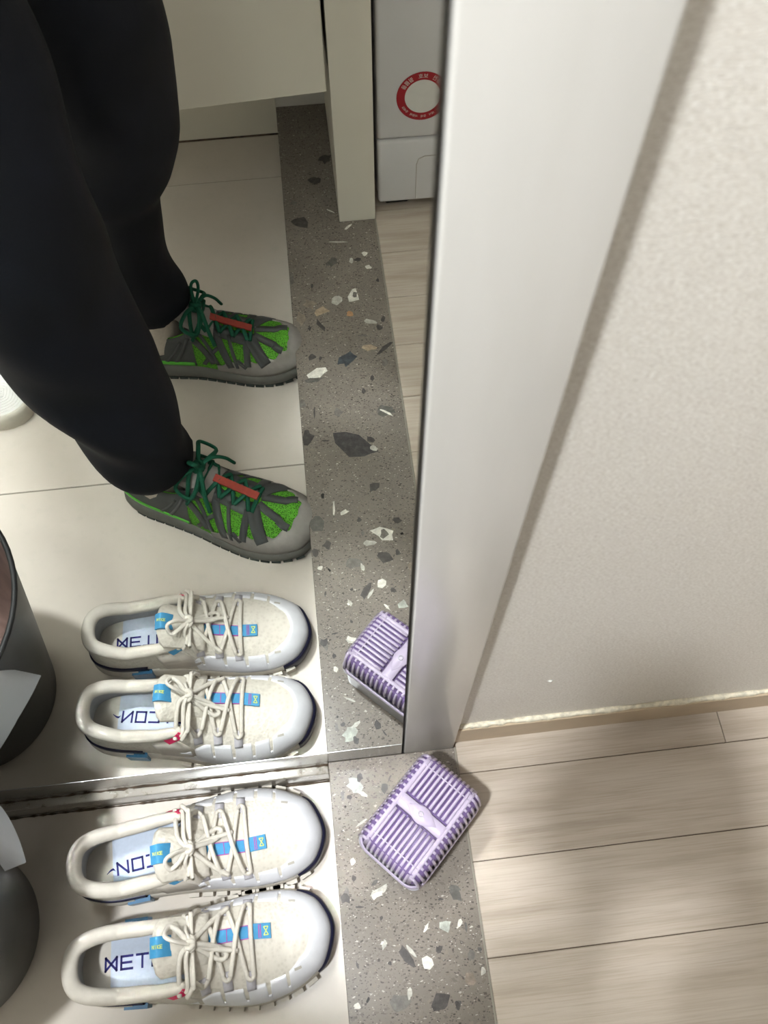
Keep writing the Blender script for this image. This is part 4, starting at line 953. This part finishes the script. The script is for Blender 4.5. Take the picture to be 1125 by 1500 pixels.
core = [limb([(-.31, -.55, .92), (-.345, -.575, 1.15), (-.348, -.59, 1.34), (-.325, -.59, 1.45)], [.06, .07, .06, .052]), limb(AL + [tuple(LH)], [.036, .036, .034, .032, .028, .024]), limb(AR + [tuple(RH)], [.036, .036, .034, .032, .028, .024]),
        limb([(-.345, -.46, 1.34), (-.35, -.59, 1.32), (-.345, -.72, 1.34)], [.035, .05, .035]), limb([(-.305, -.55, .95), (-.275, -.475, .80), (-.235, -.43, .62), (-.222, -.405, .46), (-.217, -.398, .33), (-.204, -.395, .2), (-.19, -.392, .06)], [.05, .055, .055, .048, .042, .036, .033]), limb([(-.305, -.55, .95), (-.26, -.615, .80), (-.172, -.632, .62), (-.158, -.636, .43), (-.182, -.644, .32), (-.193, -.648, .275), (-.198, -.652, .2), (-.192, -.655, .07)], [.05, .055, .055, .048, .040, .036, .034, .032])]
pk(remesh_obj('body', head + hl + hr + core, .0042, 'skin', per, 3))
for s_ in (-1, 1):
    V, F = ell((-.1165, (HY) + s_ * .032, 1.606), (.006, .0115, .005)); V = [Vector(p) + Vector((HX, 0, 0)) for p in V]; pk(obj('eye', V, F, 'eye', per, True))
    V, F = limb([(-.118, (HY) + s_ * .016, 1.628), (-.112, (HY) + s_ * .034, 1.632), (-.124, (HY) + s_ * .05, 1.626)], [.002, .003, .0015], 6); V = [Vector(p) + Vector((HX, 0, 0)) for p in V]; pk(obj('eyebrow', V, F, 'hair', per, True))
V, F = limb([(-.106, (HY - .022), 1.529), (-.0975, (HY), 1.530), (-.106, (HY + .022), 1.529)], [.002, .0045, .002], 8); V = [Vector(p) + Vector((HX, 0, 0)) for p in V]; pk(obj('lips', V, F, 'lips', per, True))
pk(remesh_obj('hair', [ell((HX - .222, (HY), 1.632), (.098, .084, .098)), ell((HX - .255, (HY), 1.58), (.062, .078, .085)), ell((HX - .165, (HY), 1.695), (.055, .066, .030))], .008, 'hair', per, 3))
# phone in the left hand
pe = tag(empty('phone', tuple(PH)), 'black phone held in the left hand above the threshold', 'phone')
rotm = Matrix((CAM_RIGHT, CAM_UP, -CAM_FWD)).transposed().to_4x4()
pe.matrix_world = Matrix.Translation(PH) @ rotm
bm = box_bm(-.0357, .0357, -.0735, .0735, -.0037, .0037, .003, 3); me = bpy.data.meshes.new('phone_body'); bm.to_mesh(me); bm.free(); link('phone_body', me, 'phone', pe, True)
bm = box_bm(-.0340, .0340, -.0718, .0718, .0036, .0041); me = bpy.data.meshes.new('screen'); bm.to_mesh(me); bm.free(); link('screen', me, 'glass', pe)

# green trail shoes and socks, worn
G_CTRL = [(0.004, .021, .020), (0.016, .032, .030), (0.04, .038, .036), (0.08, .040, .036), (0.12, .043, .037), (0.16, .049, .043), (0.20, .0525, .049), (0.235, .0485, .048), (0.26, .0385, .040), (0.275, .026, .029)]
def trail_shoe(loc, rz, ls, sockc):
    e = empty('trail_shoe', (0, 0, 0), 0, per); e.matrix_parent_inverse = Matrix.Translation(per.location).inverted()
    e.location = loc; e.rotation_euler = (0, 0, rz)
    S = Last(0.284, G_CTRL, ls, ([0, .06, .12, .2, .29], [.036, .033, .030, .026, .026]), 0.010,
             (0.125, 0.012, [0, .03, .06, .10, .125], [.8, .80, .80, .76, .66], [0, .02, .05, .09, .125], [.098, .094, .080, .088, .104]),
             ([.10, .125, .165, .2, .235, .29], [.112, .104, .086, .073, .062, .058], [0, 0, -.002, -.003, -.004, -.004]), 0.236, (0.115, 0.150))
    S.make_bvh()
    V, F = S.upper(13); obj('mesh_upper', V, F, 'gmesh', e, True)
    V, F = S.sole_rings([(.000, .004), (.0035, .008), (.0045, .018), (.002, lambda x: interp(x, *S.zf_) - .003), (-.002, lambda x: interp(x, *S.zf_) + .004)]); obj('midsole', V, F, 'gmid', e, True)
    parts = []
    for sd in (1, -1):
        for x in np.arange(0.030, 0.272, 0.0150): parts.append(S.edge_box(S.t_of(float(x), sd), .0125, -.02, .0030, 0.0, .0050))
    parts.append(S.sole_rings([(-.006, .002), (.0005, .002), (.0015, .006)]))
    V, F = join_data(*parts); obj('lugged_outsole', V, F, 'glug', e)
    itoe = S.itoe / S.N
    def cap(t):
        x, q = S.B(t); return interp(x, [.15, .19, .225, .25, .27, .29], [.12, .28, .42, .55, .63, .70]) + .04 * math.sin(x * 230)
    V, F = S.patch(S.t_of(.15, 1), S.t_of(.15, -1), cap, .0018, 120, 7); obj('toe_cap', V, F, 'ggrey', e, True)
    V, F = S.patch(S.t_of(.118, -1) - 1, S.t_of(.118, 1), lambda t: .97, .0012, 70, 8, .05); obj('heel_counter', V, F, 'gdark', e, True)
    for sd in (1, -1):
        V, F = S.ribbon([(.006, sd, .34), (.035, sd, .22), (.075, sd, .12), (.115, sd, .10)], .007, .0024, 24); obj('green_stripe', V, F, 'gbright', e, True)
        for xa, ha, xb, hb, w in ((.145, .12, .118, .80, .009), (.152, .12, .128, .82, .005), (.172, .12, .150, .80, .011), (.130, .10, .155, .45, .006), (.182, .14, .170, .78, .005), (.198, .22, .196, .78, .010), (.225, .30, .200, .86, .018), (.085, .10, .112, .85, .005), (.070, .10, .100, .80, .004), (.195, .18, .182, .30, .006)):
            V, F = S.ribbon([(xa, sd, ha), ((xa + xb) / 2, sd, (ha + hb) / 2), (xb, sd, hb)], w, .0022, 14); obj('overlay_rib', V, F, 'gdark', e, True)
        V, F = S.ribbon([(.108, sd, .94), (.13, sd, .86), (.16, sd, .80), (.19, sd, .78), (.206, sd, .86)], .018, .0016, 24); obj('eyestay', V, F, 'gdark', e, True)
    V, F = S.ribbon([(.266, 1, .62), (.238, 1, .80), (.205, 1, .93)], .011, .0020, 14); obj('overlay_rib', V, F, 'gdark', e, True)
    V, F = S.ribbon([(.258, -1, .60), (.236, -1, .80), (.205, -1, .93)], .011, .0020, 14); obj('overlay_rib', V, F, 'gdark', e, True)
    # tongue
    V = []; nu, nv = 10, 18
    for i in range(nu):
        u = i / (nu - 1); x = .150 - .052 * u; zc = interp(x, [.095, .11, .13, .152], [.128, .122, .108, .094]); w = .027 * (1 if u < .85 else .8)
        for j in range(nv):
            a = 2 * PI * j / nv; q = w * math.cos(a); V.append((x, ls * q, zc - .012 * (q / .027) ** 2 + .005 * math.sin(a)))
    tg = obj('tongue', V, grid_faces(nu, nv, False, True) + [tuple(range(nv))[::-1], tuple(range((nu - 1) * nv, nu * nv))], 'ggrey', e, True)
    V, F = place(swoosh(.014), .108, 0, .1285, R(90)); obj('tongue_mark', V, F, 'gdark', tg, recalc=False)
    V, F = box_data(.094, .100, -.008, .008, .122, .136); obj('tongue_pull', V, F, 'gred', tg)
    # red tape
    V = []
    for i in range(17):
        x = .146 + .058 * i / 16; qc = interp(x, S.ridge[0], S.ridge[2])
        for q, dz in ((-.0054, .0085), (-.0054, .0112), (.0054, .0112), (.0054, .0085)): V.append(S.drop(x, qc + q, dz))
    obj('centre_tape', V, grid_faces(17, 4, False, True) + [(0, 1, 2, 3), (67, 66, 65, 64)], 'gred', e)
    parts = []
    def lace(p, n=None): parts.append(tube_data(smooth_path(p, n or len(p) * 2), .0031, 7, .75))
    E_ = [.120, .139, .158, .177, .197]
    for i in range(4, 0, -1):
        lace(S.over(E_[i], E_[i - 1], .76, .76, .004)); lace(S.over(E_[i - 1], E_[i], .76, .76, .0055, bow=.002))
    lace(S.over(E_[4] + .004, E_[4] + .004, .76, .76, .004))
    K = Vector((.128, 0, .124))
    for sd in (1, -1):
        lace([S.surf(S.t_of(E_[0], sd), .84, .004), Vector((.122, ls * sd * .014, .126)), K], 10)
        lace([K, K + Vector((-.008, ls * sd * .022, .010)), K + Vector((-.016, ls * sd * .038, -.004)), K + Vector((.004, ls * sd * .040, -.016)), K + Vector((.008, ls * sd * .018, 0)), K], 26)
        lace([K, K + Vector((.012, ls * sd * .016, .004)), K + Vector((.020, ls * sd * .032, -.018)), K + Vector((.026, ls * sd * .040, -.040))], 14)
    lace([K, K + Vector((-.002, ls * .012, .028)), K + Vector((.006, ls * .016, .034)), K + Vector((.008, ls * .010, .024)), K], 22)
    for a0 in (0, 1.1, 2.2): parts.append(tube_data([K + Vector((.006 * math.cos(a), .008 * math.sin(a) * math.cos(a0), .006 * math.sin(a) * math.sin(a0))) for a in np.linspace(0, 2 * PI, 13)], .0034, 7))
    V, F = join_data(*parts); obj('laces', V, F, 'glace', e, True)
    V, F = limb([(.060, 0, .055), (.058, 0, .085), (.060, 0, .115), (.066, 0, .15)], [.038, .038, .037, .036], 20); obj('sock', V, F, 'sock', e, True)
trail_shoe((-0.249, -0.432, -H), R(25), 1, 0)
trail_shoe((-0.262, -0.668, -H), R(8), -1, 0)
